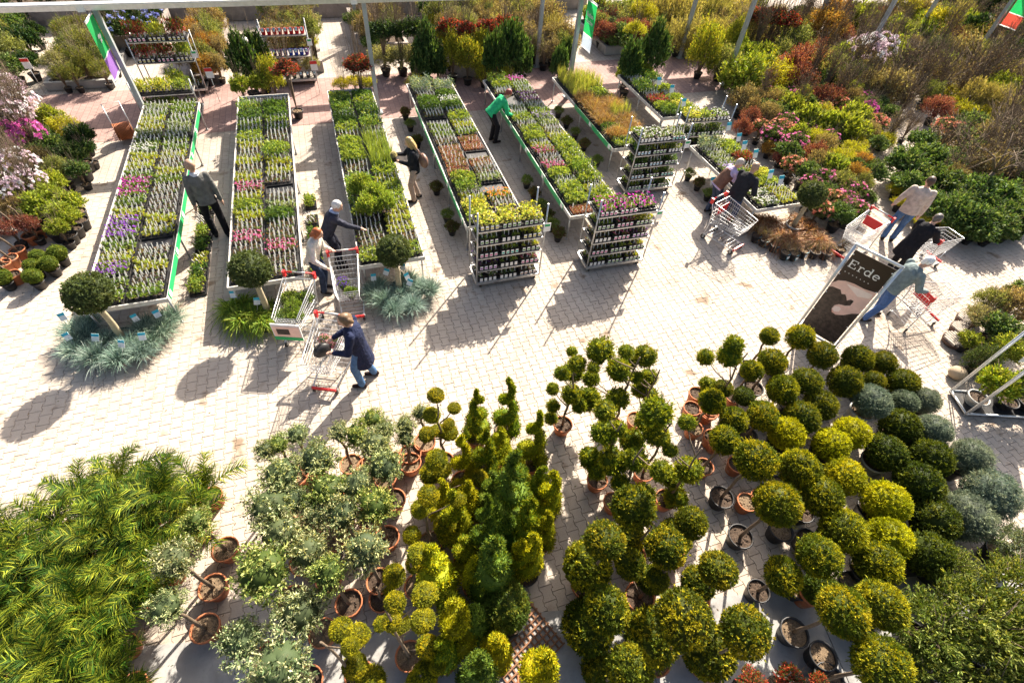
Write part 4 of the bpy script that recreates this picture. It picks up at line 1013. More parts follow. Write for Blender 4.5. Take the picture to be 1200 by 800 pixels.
hanging_banner('green sign with white words on the post behind the lime grass', 7.78, 15.2, 15.86, 1.62, 2.92, 2.0, BGREY, ('Boden-', 'decker'), side=-1)
hanging_banner('green banner with red foot at the top right corner', 26.45, 15.2, 15.86, 1.55, 2.92, 2.0, BRED, side=-1)

# ------------------------------------------------------------------ framed soil poster
def soil_print():
    m, nt, out = nodes_of('soil_print')
    n1 = noise(nt, 14, 10); n2 = noise(nt, 70, 6)
    c = mixc(nt, ramp(nt, n1.outputs[0], .35, .75), (.008, .005, .004), (.075, .05, .042)); c = mixc(nt, ramp(nt, n2.outputs[0], .62, .72), c, (.16, .12, .10))
    p = nt.nodes.new('ShaderNodeBsdfPrincipled'); p.inputs['Roughness'].default_value = .45; nt.links.new(c, p.inputs['Base Color']); nt.links.new(p.outputs[0], out.inputs[0]); return m
SOILP = soil_print(); DARKP = mat('brown_print', (.028, .016, .013), .45, .1, 3); HANDP = mat('hand_print', (.80, .54, .45), .5, .12, 5, dirt=(.66, .36, .27)); HANDL = mat('hand_print_light', (.88, .72, .64), .5, .08, 6)
FA, FB = Vector((8.33, 4.82)), Vector((8.68, 4.10))
fw = (FB-FA).length; fr = math.atan2((FB-FA).y, (FB-FA).x)
t = thing('poster_frame', 'tall framed poster of a hand in dark soil, headed Erde', 'sign', (FA.x, FA.y, 0), fr)
for k, x in enumerate((0, fw)):
    b = MB(1); b.tube([(x, 0, 0), (x, 0, 2.20)], .027, 8); ob('upright', b.mesh('upright', ALU), t)
for z in (2.19, .06):
    b = MB(1); b.tube([(-.02, 0, z), (fw+.02, 0, z)], .027, 8); ob('cross_tube', b.mesh('cross_tube', ALU), t)
for x in (0, fw):
    b = MB(2); b.box((x, 0, .02), (.06, .6, .03)); ob('foot', b.mesh('foot', ALU), t)
pw, ph, pz = fw-.09, 1.98, .12
b = MB(1); b.box((fw/2, 0, pz+ph/2), (pw, .006, ph), mi=0)
fx = lambda u, v, w: (.045+u*pw, -.0045-.001*w, pz+ph*(1-v))
pan = ob('panel', b.mesh('panel', DARKP), t)
b = MB(2); b.add([fx(0, 1, 0), fx(1, 1, 0), fx(1, .34, 0), fx(0, .42, 0)], (0, 1, 2, 3)); ob('soil_picture', b.mesh('soil_picture', SOILP), pan)
hand = [(0, .40), (.10, .345), (.25, .315), (.45, .30), (.70, .30), (1.0, .275), (1.0, .55), (.86, .585), (.72, .645), (.56, .685), (.44, .68), (.385, .645), (.39, .60), (.46, .565), (.60, .548), (.70, .52), (.70, .46), (.62, .46), (.56, .49), (.50, .46), (.44, .44), (.36, .455), (.28, .42), (.18, .425), (.08, .43), (0, .45)]
b = MB(3); b.add([fx(u, v, 1) for u, v in hand], tuple(range(len(hand)))[::-1]); ob('hand_picture', b.mesh('hand_picture', HANDP), pan)
b = MB(4); b.add([fx(u, v, 2) for u, v in [(.40, .645), (.42, .605), (.50, .585), (.58, .60), (.57, .64), (.48, .665)]], (5, 4, 3, 2, 1, 0)); b.add([fx(u, v, 2) for u, v in [(.30, .335), (.60, .32), (.95, .31), (.95, .36), (.7, .40), (.45, .36)]], (5, 4, 3, 2, 1, 0)); ob('thumb_nail_picture', b.mesh('thumb_nail_picture', HANDL), pan, kind='stuff')
b = MB(5); pl = lambda u, v, s: (u, -.0075, v)
S = .105; bz = pz+ph*(1-.175); u = .045+pw*.10; TH_ = .026
for seg in ([(0, 0), (0, .165)], [(-.022, .158), (.105, .158)], [(-.022, .006), (.110, .006)], [(0, .085), (.07, .085)], [(.100, .163), (.100, .120)], [(.105, .0), (.105, .046)], [(.068, .105), (.068, .066)]): stroke(b, [(u+x, bz+z) for x, z in seg], TH_ if seg[0][0] == seg[1][0] == 0 else .014, 0, pl)
u += .145
for seg in ([(.025, 0), (.025, .105)], [(0, .006), (.058, .006)], [(0, .104), (.03, .104)]): stroke(b, [(u+x, bz+z) for x, z in seg], .022 if seg[0][0] == .025 else .013, 0, pl)
stroke(b, [(u+x, bz+z) for x, z in [(.025, .06)] + arc(.062, .062, .036, .044, 160, 40, 8)], .018, 0, pl)
u += .125
stroke(b, [(u+x, bz+z) for x, z in arc(.045, .052, .044, .050, 0, 360, 20)], .019, 0, pl)
for seg in ([(.092, 0), (.092, .165)], [(.065, .161), (.095, .161)], [(.092, .006), (.118, .006)]): stroke(b, [(u+x, bz+z) for x, z in seg], .022 if seg[0][0] == seg[1][0] else .013, 0, pl)
u += .148
stroke(b, [(u+x, bz+z) for x, z in arc(.05, .052, .046, .050, -45, -360, 20)], .019, 0, pl); stroke(b, [(u+.006, bz+.055), (u+.095, bz+.055)], .014, 0, pl)
ob('lettering', b.mesh('lettering', LABELW), pan)
for k in range(14):
    b = MB(6); c = .045+pw*(.10+k*.05); zz = pz+ph*(1-.232)
    if k == 0: dot = b.add([(.009*math.cos(a), 0, .009*math.sin(a)) for a in np.arange(8)*np.pi/4], tuple(range(8))).mesh('dot', LABELW)
    if k % 2 == 0: ob('dot', dot, pan, (c, -.0085, zz))
for k in range(10):
    b = MB(7); b.ball((0, 0, 0), .014, 7, 5)
    if k == 0: gm = b.mesh('grommet', WHITE)
    ob('grommet', gm, t, (.06 if k % 2 else fw-.06, -.006, pz+.05+(k//2)*.46))

# ------------------------------------------------------------------ shopping carts
def bars(b, A, B, n, r=.004):
    for i in range(n):
        f = i/(n-1); b.tube([np.array(A[0])*(1-f)+np.array(A[1])*f, np.array(B[0])*(1-f)+np.array(B[1])*f], r, 4, cap=False)
@cached
def cart_meshes():
    M = {}
    rt, ft = .98, .86; rb, fb = .46, .52; rw, fw_ = .27, .215; yr, yf = -.40, .50
    TL, TR, FL, FR = (-rw, yr, rt), (rw, yr, rt), (-fw_, yf, ft), (fw_, yf, ft)
    bl, br_, gl, gr = (-rw*.86, yr+.05, rb), (rw*.86, yr+.05, rb), (-fw_*.82, yf-.10, fb), (fw_*.82, yf-.10, fb)
    def wall(A, B, C, D, nv, nh):
        b = MB(1); bars(b, (A, B), (D, C), nv, .0032); bars(b, (A, D), (B, C), nh, .0042); return b
    M['left_side'] = wall(TL, FL, gl, bl, 17, 6); M['right_side'] = wall(TR, FR, gr, br_, 17, 6)
    M['front_wall'] = wall(FL, FR, gr, gl, 9, 6); M['basket_floor'] = wall(bl, br_, gr, gl, 9, 12); M['rear_flap'] = wall(TL, TR, br_, bl, 9, 6)
    b = MB(2); b.tube([TL, FL, FR, TR, TL], .0085, 6, cap=False); M['rim'] = b
    b = MB(3)
    for s in (-1, 1): b.tube([(s*rw, yr-.10, 1.03), (s*rw*.98, yr+.02, .75), (s*.25, yr+.05, .40), (s*.26, -.38, .13), (s*.20, .44, .14)], .012, 6)
    b.tube([(-.25, yr+.05, .42), (.25, yr+.05, .42)], .010, 5); b.tube([(-.19, .30, .50), (-.22, .1, .14)], .009, 5); b.tube([(.19, .30, .50), (.22, .1, .14)], .009, 5)
    bars(b, ((-.25, -.36, .14), (-.20, .42, .14)), ((.25, -.36, .14), (.20, .42, .14)), 9, .004); M['chassis'] = b
    R_ = {k: v.mesh(k, WIRE) for k, v in M.items()}
    b = MB(4); b.tube([(-rw-.02, yr-.10, 1.035), (rw+.02, yr-.10, 1.035)], .0165, 8); 
    for s in (-1, 1): b.box((s*(rw+.005), yr-.09, 1.0), (.04, .07, .13))
    R_['handle'] = b.mesh('handle', REDPR)
    b = MB(5); b.tube([(-.12, yr-.10, 1.04), (.12, yr-.10, 1.04)], .0185, 8); R_['handle_sleeve'] = b.mesh('handle_sleeve', GREYPL)
    b = MB(6); b.box((0, .455, .15), (.42, .03, .05)); R_['bumper'] = b.mesh('bumper', REDPR)
    b = MB(7); b.box((0, yr+.10, .80), (.40, .012, .22)); R_['seat_flap'] = b.mesh('seat_flap', REDPR)
    b = MB(8); b.tube([(-.016, 0, .06), (.016, 0, .06)], .06, 12, mi=0); R_['wheel'] = b.mesh('wheel', RUBBER)
    b = MB(9); b.tube([(-.018, 0, .06), (.018, 0, .06)], .03, 8); R_['hub'] = b.mesh('hub', GREYPL)
    b = MB(10); b.box((0, 0, .125), (.03, .05, .03)); b.box((.022, 0, .09), (.005, .04, .07)); b.box((-.022, 0, .09), (.005, .04, .07)); R_['fork'] = b.mesh('fork', STEEL)
    return R_
def cart(label, x, y, dx, dy, flap=True, bumper=True):
    t = thing('shopping_cart', label, 'shopping cart', (x, y), math.atan2(-dx, dy), 'shopping carts')
    R_ = cart_meshes()
    bk = ob('rim', R_['rim'], t)
    for k in ('left_side', 'right_side', 'front_wall', 'basket_floor', 'rear_flap', 'chassis'): ob(k, R_[k], t, kind='stuff')
    h = ob('handle', R_['handle'], t); ob('handle_sleeve', R_['handle_sleeve'], h)
    if bumper: ob('bumper', R_['bumper'], t)
    if flap: ob('seat_flap', R_['seat_flap'], t)
    for sx, sy in ((-.255, -.37), (.255, -.37), (-.20, .40), (.20, .40)):
        a = rs.uniform(-.5, .5); w = ob('wheel', R_['wheel'], t, (sx, sy, 0), a); ob('hub', R_['hub'], w); ob('fork', R_['fork'], w)
    return t
def in_cart(c, u, v, z):
    p = c.matrix_basis @ Vector((u, v, z)); return p.x, p.y, p.z
c1 = cart('cart full of green plants with a picture board on its front', -1.385, 7.25, -.33, -.94, flap=False, bumper=False)
c2 = cart('cart with purple flowers in front of the couple in navy and cream', -.43, 7.68, -.05, -1, flap=False)
c3 = cart('cart with a black bag and pink flowers beside the woman in the navy coat', -.94, 6.06, -.40, -.92, flap=False)
c4 = cart('nearly empty cart with red handle beside the man in black', 8.36, 7.72, .34, -.94)
c5 = cart('cart behind the Erde poster beside the man in the beige sweater', 11.25, 6.58, -.96, -.26)
c6 = cart('cart pushed by the man in the black coat', 12.72, 5.80, .99, .05, flap=False)
c7 = cart('cart pushed by the white-haired man', 10.98, 4.32, .99, -.08)
# board with printed picture on the nose of the first cart
b = MB(1); b.box((0, .56, .58), (.50, .02, .40), mi=0); b.box((0, .573, .42), (.50, .006, .08), mi=1); b.box((0, .573, .60), (.46, .006, .26), mi=2); b.box((.06, .578, .60), (.22, .004, .14), mi=3)
ob('picture_board', b.mesh('picture_board', [WHITE, GREEN, HANDP, SOILP]), c1)
def cart_plant(c, u, v, z, label, style, col, tint, share, r, flowers=None, pr=.07):
    x, y, zz = in_cart(c, u, v, z)
    t = thing('potted_plant', label, 'potted plant', (x, y, zz), rs.random()*6); add_pot(t, 'b', pr, pr*1.3)
    ob('twigs', twigs_mesh('x', 0), t, (0, 0, pr*1.3+r*.6), sc=r/.5); ob('crown', bush_mesh(style, rs.randrange(3)), t, (0, 0, pr*1.3+r*.55), sc=r/.5, col=col, tint=tint, share=share)
    if flowers: ob('flowers', blossom_mesh(90, .06, 1), t, (0, 0, pr*1.3+r*.55), sc=r/.5, col=flowers, tint=flowers, share=0., kind='stuff')
for k, (u, v, r, st, c) in enumerate([(-.12, -.15, .17, 'broad', (.08, .15, .04)), (.12, -.12, .18, 'broad', (.12, .18, .04)), (0, .08, .19, 'fine', (.14, .24, .03)), (-.10, .25, .15, 'broad', (.17, .28, .03)), (.11, .25, .15, 'fine', (.10, .19, .05))]):
    cart_plant(c1, u, v, .52, 'leafy green plant in the full cart, %s from the handle' % ORD[k], st, c, LIME, .3, r)
cart_plant(c2, .08, .02, .50, 'purple flowering plant in the cart with the couple', 'fine', G1, LIME, .2, .13, (.24, .10, .55))
cart_plant(c2, -.05, .30, .50, 'low green plant at the nose of the couple\'s cart', 'broad', G1, LIME, .3, .13)
cart_plant(c3, -.08, -.18, .50, 'pink flowering plant in the cart of the navy-coat woman', 'fine', G1, LIME, .2, .13, (.75, .25, .35))
cart_plant(c3, .12, -.22, .50, 'second pink flowering plant beside the black bag', 'fine', G1, LIME, .2, .11, (.8, .4, .45))
cart_plant(c4, -.05, -.05, .49, 'small red-flowered plant in the nearly empty cart', 'fine', G1, G2, .2, .09, (.6, .03, .03))
x, y, z = in_cart(c3, .06, .02, .55)
t = thing('shoulder_bag', 'black handbag lying in the cart of the navy-coat woman', 'bag', (x, y, z), .5)
b = MB(1); b.ball((0, 0, .13), (.17, .10, .14), 12, 8, jit=.03); ob('bag_body', b.mesh('bag_body', BLACK), t)
b = MB(2); b.tube([(-.12, 0, .2), (-.09, .02, .34), (.05, .03, .37), (.12, 0, .2)], .012, 6); ob('strap', b.mesh('strap', BLACK), t)

# ------------------------------------------------------------------ people
TMP = bpy.data.scenes.new('remesh_bench')
def fuse(b, voxel, name, m, smooth=3):
    """merge overlapping closed lofts into one continuous skin"""
    me = b.mesh('raw', m, attr=False); o = bpy.data.objects.new('raw', me); TMP.collection.objects.link(o)
    r = o.modifiers.new('r', 'REMESH'); r.mode = 'VOXEL'; r.voxel_size = voxel; r.use_smooth_shade = True
    s = o.modifiers.new('s', 'SMOOTH'); s.iterations = smooth; s.factor = .5
    with bpy.context.temp_override(scene=TMP, view_layer=TMP.view_layers[0]): dg = bpy.context.evaluated_depsgraph_get()
    out = bpy.data.meshes.new_from_object(o.evaluated_get(dg)); out.name = name
    bpy.data.objects.remove(o); bpy.data.meshes.remove(me)
    if not out.materials: out.materials.append(m)
    return out
def caps(b, p, q, r0, r1, n=10):
    """tapered limb with round ends"""
    p, q = np.array(p, float), np.array(q, float); d = q-p; L = np.linalg.norm(d); d = d/(L+1e-9)
    P = [p-d*r0*.95, p-d*r0*.6, p]; Rr = [r0*.25, r0*.8, r0]
    for f in (.25, .5, .75): P.append(p+(q-p)*f); Rr.append(r0+(r1-r0)*f)
    P += [q, q+d*r1*.6, q+d*r1*.95]; Rr += [r1, r1*.8, r1*.25]
    b.tube(P, Rr, n)
def loft(b, rings, side, n=16):
    """closed stack of ellipses: (centre, half width, half depth, axis)"""
    V = []; a = np.arange(n)*2*np.pi/n
    for c, rx, ry, ax in rings:
        ax = np.array(ax, float); ax /= np.linalg.norm(ax); s = np.array(side, float); s = s-ax*s.dot(ax); s /= np.linalg.norm(s); f = np.cross(ax, s)
        V.append(np.array(c) + rx*np.cos(a)[:, None]*s + ry*np.sin(a)[:, None]*f)
    k = len(V); i = np.arange(k-1)[:, None]*n; j = np.arange(n)[None]; j2 = (j+1) % n
    b.add(np.concatenate(V), np.stack([i+j, i+j2, i+n+j2, i+n+j], -1).reshape(-1, 4))
    o = b.n-k*n; b.F.append((np.arange(n)[None, ::-1]+o, 0, False)); b.F.append((np.arange(n)[None]+o+(k-1)*n, 0, False))
def ik(a, c, l1, l2, pole):
    a, c, pole = np.array(a, float), np.array(c, float), np.array(pole, float); d = c-a; L = np.linalg.norm(d)
    if L > (l1+l2)*.995: c = a+d/L*(l1+l2)*.995; d = c-a; L = np.linalg.norm(d)
    u = d/L; x = (l1*l1-l2*l2+L*L)/(2*L); h = math.sqrt(max(0, l1*l1-x*x)); pl = pole-u*pole.dot(u); pl /= np.linalg.norm(pl)+1e-9
    return a+u*x+pl*h, c
def person(label, x, y, dx, dy, lean=4, sc=1.0, hands=((-.27, .10, .80), (.27, .10, .80)), feet=((-.10, .0), (.10, .05)), skin=(.56, .33, .24), hair=(.12, .08, .05), hair_len=0.0,
           top=(.2, .2, .2), trousers=(.03, .035, .05), shoes=(.03, .025, .025), coat=0.0, sleeves=1.0, look=(0, 20), bulk=1.0, hz=.92, vest=None, collar=None):
    """local frame: faces +Y, right is +X; hands and feet are targets, limbs solved to reach them"""
    t = thing('person', label, 'person', (x, y, 0), math.atan2(-dx, dy)); t.scale = (sc, sc, sc)
    la = RAD(lean); hip = np.array((0, -.10*math.sin(la), hz)); sp = np.array((0, math.sin(la), math.cos(la)))
    X = np.array((1., 0, 0)); at = lambda f: hip+sp*f
    neck = at(.52); sh = [at(.455)+X*s*.175*bulk for s in (-1, 1)]; hj = [hip+X*s*.09 for s in (-1, 1)]
    el, wr = [], []
    for i, s in enumerate((-1, 1)):
        e, w = ik(sh[i], hands[i], .30, .27, (s*.6, -.8, -.45)); el.append(e); wr.append(w)
    kn, an = [], []
    for i, s in enumerate((-1, 1)):
        k, a = ik(hj[i], (feet[i][0], feet[i][1], .085), .44, .42, (s*.15, 1, 0)); kn.append(k); an.append(a)
    lp = RAD(look[1]+lean*.35); ly = RAD(look[0]); hd = np.array((-math.sin(ly)*math.sin(lp), math.cos(ly)*math.sin(lp), math.cos(lp)))
    fwd = np.array((-math.sin(ly)*math.cos(lp), math.cos(ly)*math.cos(lp), -math.sin(lp))); rt = np.cross(fwd, hd)
    hc = neck+sp*.02+hd*.135
    fr = np.cross(X, sp)*-1 if np.cross(X, sp)[1] < 0 else np.cross(X, sp)
    B = MB(1)
    loft(B, [(at(-.08), .13, .09, sp), (at(0), .155, .105, sp), (at(.12), .135, .095, sp), (at(.28), .15, .105, sp), (at(.40), .16, .105, sp), (at(.47), .13, .085, sp), (at(.53), .06, .06, sp)], X)
    caps(B, neck, hc-hd*.06, .055, .052)
    B.ball(hc, 1, 16, 12); V = B.V[-1]-hc; B.V[-1] = hc + V[:, :1]*rt*.076 + V[:, 1:2]*fwd*.096 + V[:, 2:]*hd*.110
    caps(B, hc-hd*.06+fwd*.03, hc-hd*.09+fwd*.055, .045, .035)                       # jaw
    caps(B, hc+fwd*.09+hd*.015, hc+fwd*.112-hd*.02, .010, .014, 6)                    # nose
    caps(B, hc+fwd*.088-rt*.022-hd*.05, hc+fwd*.088+rt*.022-hd*.05, .008, .008, 6)    # lips
    for s in (-1, 1): caps(B, hc+rt*s*.078+hd*.015, hc+rt*s*.084-hd*.03, .016, .012, 6)   # ears
    for i, s in enumerate((-1, 1)):
        caps(B, sh[i], el[i], .050, .040); caps(B, el[i], wr[i], .040, .028)
        d = wr[i]-el[i]; d /= np.linalg.norm(d); dn = np.array((0, 0, -1.))*.35+d; dn /= np.linalg.norm(dn)
        sd_ = np.cross(d, (0, 0, 1.)); sd_ /= np.linalg.norm(sd_)+1e-9
        pc = wr[i]+d*.05; caps(B, wr[i], pc, .030, .034)
        for q, (o, L) in enumerate(((-.027, .062), (-.009, .074), (.009, .070), (.027, .055))):
            k0 = pc+d*.02+sd_*o; k1 = k0+d*L*.55; k2 = k1+dn*L*.5; caps(B, k0, k1, .0105, .0095, 6); caps(B, k1, k2, .0095, .008, 6)
        th = pc-sd_*s*.03-d*.02; caps(B, th, th-sd_*s*.03+d*.035, .013, .010, 6)
        caps(B, hj[i], kn[i], .078, .055); caps(B, kn[i], an[i], .055, .038)
        f = np.array((0, 1., 0)); caps(B, an[i]-f*.03-[0, 0, .04], an[i]+f*.13-[0, 0, .05], .036, .030)
    ob('body', fuse(B, .0115, 'body', SKIN, 2), t, col=skin)
    for s in (-1, 1):
        b = MB(2); b.ball(hc+fwd*.088+rt*s*.030+hd*.022, .0095, 6, 5); ob('eye', b.mesh('eye', BLACK), t)
    b = MB(3); b.ball(hc+hd*.018-fwd*.014, 1, 16, 12, jit=.02); V = b.V[-1]-(hc+hd*.018-fwd*.014); keep = 1-.30*np.clip(V[:, 1], 0, 1)
    b.V[-1] = hc+hd*.022-fwd*.016 + V[:, :1]*rt*.088 + (V[:, 1:2]*keep[:, None])*fwd*.106 + V[:, 2:]*hd*.100
    if hair_len:
        for s in (-.055, 0, .055): caps(b, hc-fwd*.06+rt*s, hc-fwd*(.085)+rt*s*1.2-hd*hair_len, .055, .04)
        for s in (-1, 1): caps(b, hc+rt*s*.066, hc+rt*s*.078-hd*hair_len*.8, .034, .028)
    else: caps(b, hc-fwd*.06-hd*.02, hc-fwd*.055-hd*.06, .055, .045)
    H_ = fuse(b, .011, 'hair', HAIR, 2); ob('hair', H_, t, col=hair)
    j = MB(4); k = bulk
    low = -.10-coat
    rings = [(at(low), (.185+coat*.10)*k, (.135+coat*.10)*k, sp), (at(-.05), .182*k, .135*k, sp), (at(.10), .172*k, .128*k, sp), (at(.28), .182*k, .135*k, sp), (at(.40), .192*k, .130*k, sp), (at(.47), .155*k, .105*k, sp), (at(.535), .078, .078, sp)]
    if coat > .2 and lean > 8:                                                         # long hem hangs down, not along the leaning back
        rings[0] = (hip+np.array((0, -.02, low*1.0)), rings[0][1], rings[0][2], (0, 0, 1))
    loft(j, rings, X)
    for i in range(2):
        caps(j, sh[i], el[i], .070*k, .058*k)
        if sleeves > .9: caps(j, el[i], wr[i]-(wr[i]-el[i])*.06, .056*k, .042*k)
        elif sleeves < .5: pass
    ob('jacket' if sleeves > .9 else 'shirt', fuse(j, .014, 'jacket', CLOTH, 3), t, col=top)
    if collar:
        b = MB(6); loft(b, [(at(.50), .095, .095, sp), (at(.545), .085, .085, sp), (at(.56), .07, .07, sp)], X); ob('collar', b.mesh('collar', CLOTH), t, col=collar)
    if vest:
        b = MB(7); loft(b, [(at(-.06), .195*k, .148*k, sp), (at(.10), .185*k, .14*k, sp), (at(.30), .196*k, .148*k, sp), (at(.42), .15*k, .14*k, sp)], X); ob('waistcoat', fuse(b, .014, 'waistcoat', CLOTH, 2), t, col=vest)
    p = MB(5)
    loft(p, [(at(-.12), .14, .11, sp), (at(-.03), .168*k, .125*k, sp), (at(.06), .155*k, .118*k, sp)], X)
    for i in range(2): caps(p, hj[i]-[0, 0, .02], kn[i], .098*k, .074); caps(p, kn[i], an[i]+[0, 0, .0], .073, .064)
    ob('trousers', fuse(p, .014, 'trousers', CLOTH, 3), t, col=trousers)
    for i in range(2):
        b = MB(8); a = an[i]; f = np.array((0, 1., 0))
        caps(b, a-f*.045-[0, 0, .045], a+f*.145-[0, 0, .052], .044, .036); caps(b, a-f*.02-[0, 0, .03], a-f*.02, .045, .045)
        V = b.V; b.V = [np.c_[v[:, :2], np.maximum(v[:, 2], .002)] for v in V]
        ob('shoe', fuse(b, .012, 'shoe', CLOTH, 2), t, col=shoes)
    return t
NAVY = (.022, .027, .055); JEANS = (.055, .105, .22); DARK = (.018, .018, .022)
person('man in grey jacket and black trousers seen from behind between two tables', -2.97, 10.62, -.28, .96, 3, 1.07, ((-.24, .04, .80), (.25, -.02, .78)), ((-.11, .05), (.11, -.06)), hair=(.35, .22, .15), top=(.13, .128, .12), trousers=(.012, .012, .015), look=(15, 14), collar=(.6, .62, .66), bulk=.96)
person('elderly man in navy jacket reaching over the third seedling table', -.60, 8.98, .99, -.08, 26, 1.0, ((-.12, .36, .98), (.08, .74, .92)), hair=(.62, .60, .57), top=(.035, .037, .055), trousers=(.02, .022, .035), look=(-10, 26), collar=(.35, .42, .6), bulk=1.05)
person('woman with auburn hair and cream jacket beside the cart', -.95, 8.30, .93, -.36, 18, .95, ((-.05, .36, 1.12), (.30, .34, .92)), hair=(.32, .085, .025), hair_len=.07, top=(.66, .60, .52), trousers=(.03, .045, .085), look=(0, 30))
person('woman in long navy coat and jeans leaning over her cart', -.40, 5.75, -.97, .22, 6, 1.02, ((-.20, .34, 1.02), (.14, .40, 1.0)), ((-.13, .06), (.13, -.12)), hair=(.14, .085, .045), hair_len=.05, top=(.016, .022, .055), trousers=(.07, .15, .30), shoes=(.03, .02, .02), coat=.26, look=(20, 24), bulk=1.08)
person('blonde woman in black jacket holding a small pot by the third table', 1.52, 11.08, -.98, .12, 3, .97, ((-.02, .34, 1.10), (.12, .42, 1.22)), ((-.11, .08), (.11, -.05)), hair=(.40, .27, .11), hair_len=.19, top=(.016, .018, .024), trousers=(.36, .28, .23), look=(0, 22))
person('garden centre worker in green sweatshirt bending over the fifth table', 4.22, 13.52, .97, .10, 50, 1.0, ((-.14, .56, .80), (.16, .54, .78)), hair=(.22, .05, .04), top=(.03, .42, .17), trousers=(.014, .014, .018), look=(0, 30), hz=.9)
person('man in black T-shirt and jeans leaning over the perennial table', 8.80, 8.30, .93, .30, 27, 1.02, ((-.16, .42, .84), (.26, .30, .96)), ((-.12, .05), (.12, -.05)), hair=(.34, .22, .15), top=(.022, .022, .026), trousers=(.04, .06, .12), sleeves=.4, look=(0, 24), bulk=1.12)
person('person in lilac top and brown waistcoat leaning beside the man in black', 8.72, 8.86, .96, -.06, 33, .95, ((-.14, .50, .86), (.16, .48, .84)), hair=(.50, .44, .38), top=(.52, .42, .62), trousers=(.035, .05, .09), vest=(.19, .10, .07), look=(-10, 20))
person('man in beige sweater and jeans seen from behind by the evergreen display', 12.72, 6.78, .72, .69, 5, 1.04, ((-.30, .18, .86), (.26, .05, .80)), hair=(.075, .045, .03), top=(.50, .42, .36), trousers=(.06, .12, .25), look=(10, 10), bulk=1.1)
person('man in black coat pushing a cart behind the white-haired man', 11.72, 5.72, .98, .12, 20, .98, ((-.22, .52, 1.0), (.22, .52, 1.0)), ((-.12, .16), (.12, -.14)), hair=(.11, .095, .085), top=(.012, .012, .016), trousers=(.016, .016, .02), coat=.22, look=(0, 22), bulk=1.12)
person('white-haired man in grey-green sweater and blue jeans pushing a cart', 10.12, 4.66, .90, -.32, 20, 1.03, ((-.22, .48, 1.0), (.22, .46, 1.0)), ((-.11, .15), (.11, -.16)), hair=(.80, .79, .76), top=(.17, .215, .22), trousers=(.055, .11, .27), look=(0, 28), bulk=1.14)
person('white-haired shopper in dark jacket half hidden behind a laurel by the red pots', -2.15, 17.6, .5, .85, 4, .98, hair=(.72, .70, .66), top=(.025, .028, .038), trousers=(.02, .02, .03), look=(0, 15))
person('dark-haired shopper among the far shrubs at the top edge', 21.9, 19.4, -.6, -.8, 4, 1.0, hair=(.02, .015, .012), top=(.25, .06, .07), trousers=(.03, .03, .05), look=(0, 15))
bpy.data.scenes.remove(TMP)
t = thing('shoulder_bag', 'brown leather bag on the blonde woman\'s back', 'bag', (1.74, 10.98, .98), .2)
b = MB(1); b.ball((0, 0, .12), (.10, .18, .17), 12, 9, jit=.02); ob('bag_body', b.mesh('bag_body', mat('brown_leather', (.20, .115, .085), .5, .2, 12)), t)
b = MB(2); b.tube([(-.03, -.14, .2), (-.12, -.06, .42), (-.14, .04, .44), (-.03, .14, .2)], .012, 6); ob('strap', b.mesh('strap', MATS['brown_leather']), t)
t = thing('potted_plant', 'small potted plant held by the blonde woman', 'potted plant', (1.08, 11.16, 1.06)); add_pot(t, 'b', .07, .11); ob('crown', ball_mesh('pom', 1), t, (0, 0, .16), sc=.32, col=(.45, .42, .25), tint=(.7, .66, .5), share=.5)

PALEBARK = mat('pale_bark', (.40, .34, .22), .85, .2, 20, bump=.4)
# ------------------------------------------------------------------ ball standards and grasses at the near ends of the tables
for k, (x, y, z, r, lab) in enumerate([(-4.42, 7.66, 1.32, .37, 'round boxwood standard at the near end of the leftmost table'), (-1.98, 7.72, 1.28, .36, 'round boxwood standard at the near end of the second table'), (.53, 7.72, 1.22, .35, 'round boxwood standard at the near end of the third table'), (10.35, 7.62, 1.15, .34, 'round boxwood standard at the near end of the couple\'s table')]):
    t = thing('boxwood_standard', lab, 'small tree', (x, y), rs.random()*6)
    add_pot(t, 'b' if k < 3 else 'g', .2, .28); ob('trunk', stem_mesh(round(z-.4, 1), .05, k % 3).copy(), t, (0, 0, .24)).data.materials[0] = PALEBARK
    crown(t, 'buxus', z, r, (.085, .12, .04), (.17, .20, .075), .35, .88)
@cached
def tuft_mesh(v, droop, n=620, L=.30, w=.006):
    b = MB(820+v); g = b.rng; d = g.normal(0, .62, (n, 3)); d[:, 2] = abs(d[:, 2])+.55
    b.blades(np.c_[g.normal(0, .03, (n, 2)), np.zeros(n)], d, L, w, droop, 3); return b.mesh('grass_tuft', GLAUCOUS if L < .35 else LEAF)
@cached
def card_mesh(v):
    b = MB(6); b.box((0, 0, .16), (.004, .004, .32), mi=0); b.box((0, -.004, .36), (.11, .004, .14), mi=0); b.box((0, -.008, .405), (.11, .003, .05), mi=1); return b.mesh('plant_card', [LABELW, LABELT if v == 0 else LABELO])
def tufts(pts, where, col, tint, kind, droop, L, pot, cards):
    for k, (x, y) in enumerate(pts):
        t = thing('tuft_plant', '%s tuft, %s from the left under the standard at the %s table' % (kind, ORD[k], where), 'tuft plant', (x, y), rs.random()*6, kind + ' tufts')
        add_pot(t, pot, .11, .15); ob('tuft', tuft_mesh(k % 3, droop, 620 if L < .35 else 300, L, .006 if L < .35 else .011), t, (0, 0, .14), sc=rs.uniform(1.35, 1.65), col=vary(col), tint=vary(tint), share=.35)
        if cards and k % 2 == 0: ob('plant_card', card_mesh(0), t, (.05, .06, .12), rot=(-.5, rs.uniform(-.3, .3), -t.rotation_euler.z + rs.uniform(-.6, .6)))
FES = ((.17, .255, .21), (.36, .45, .37))
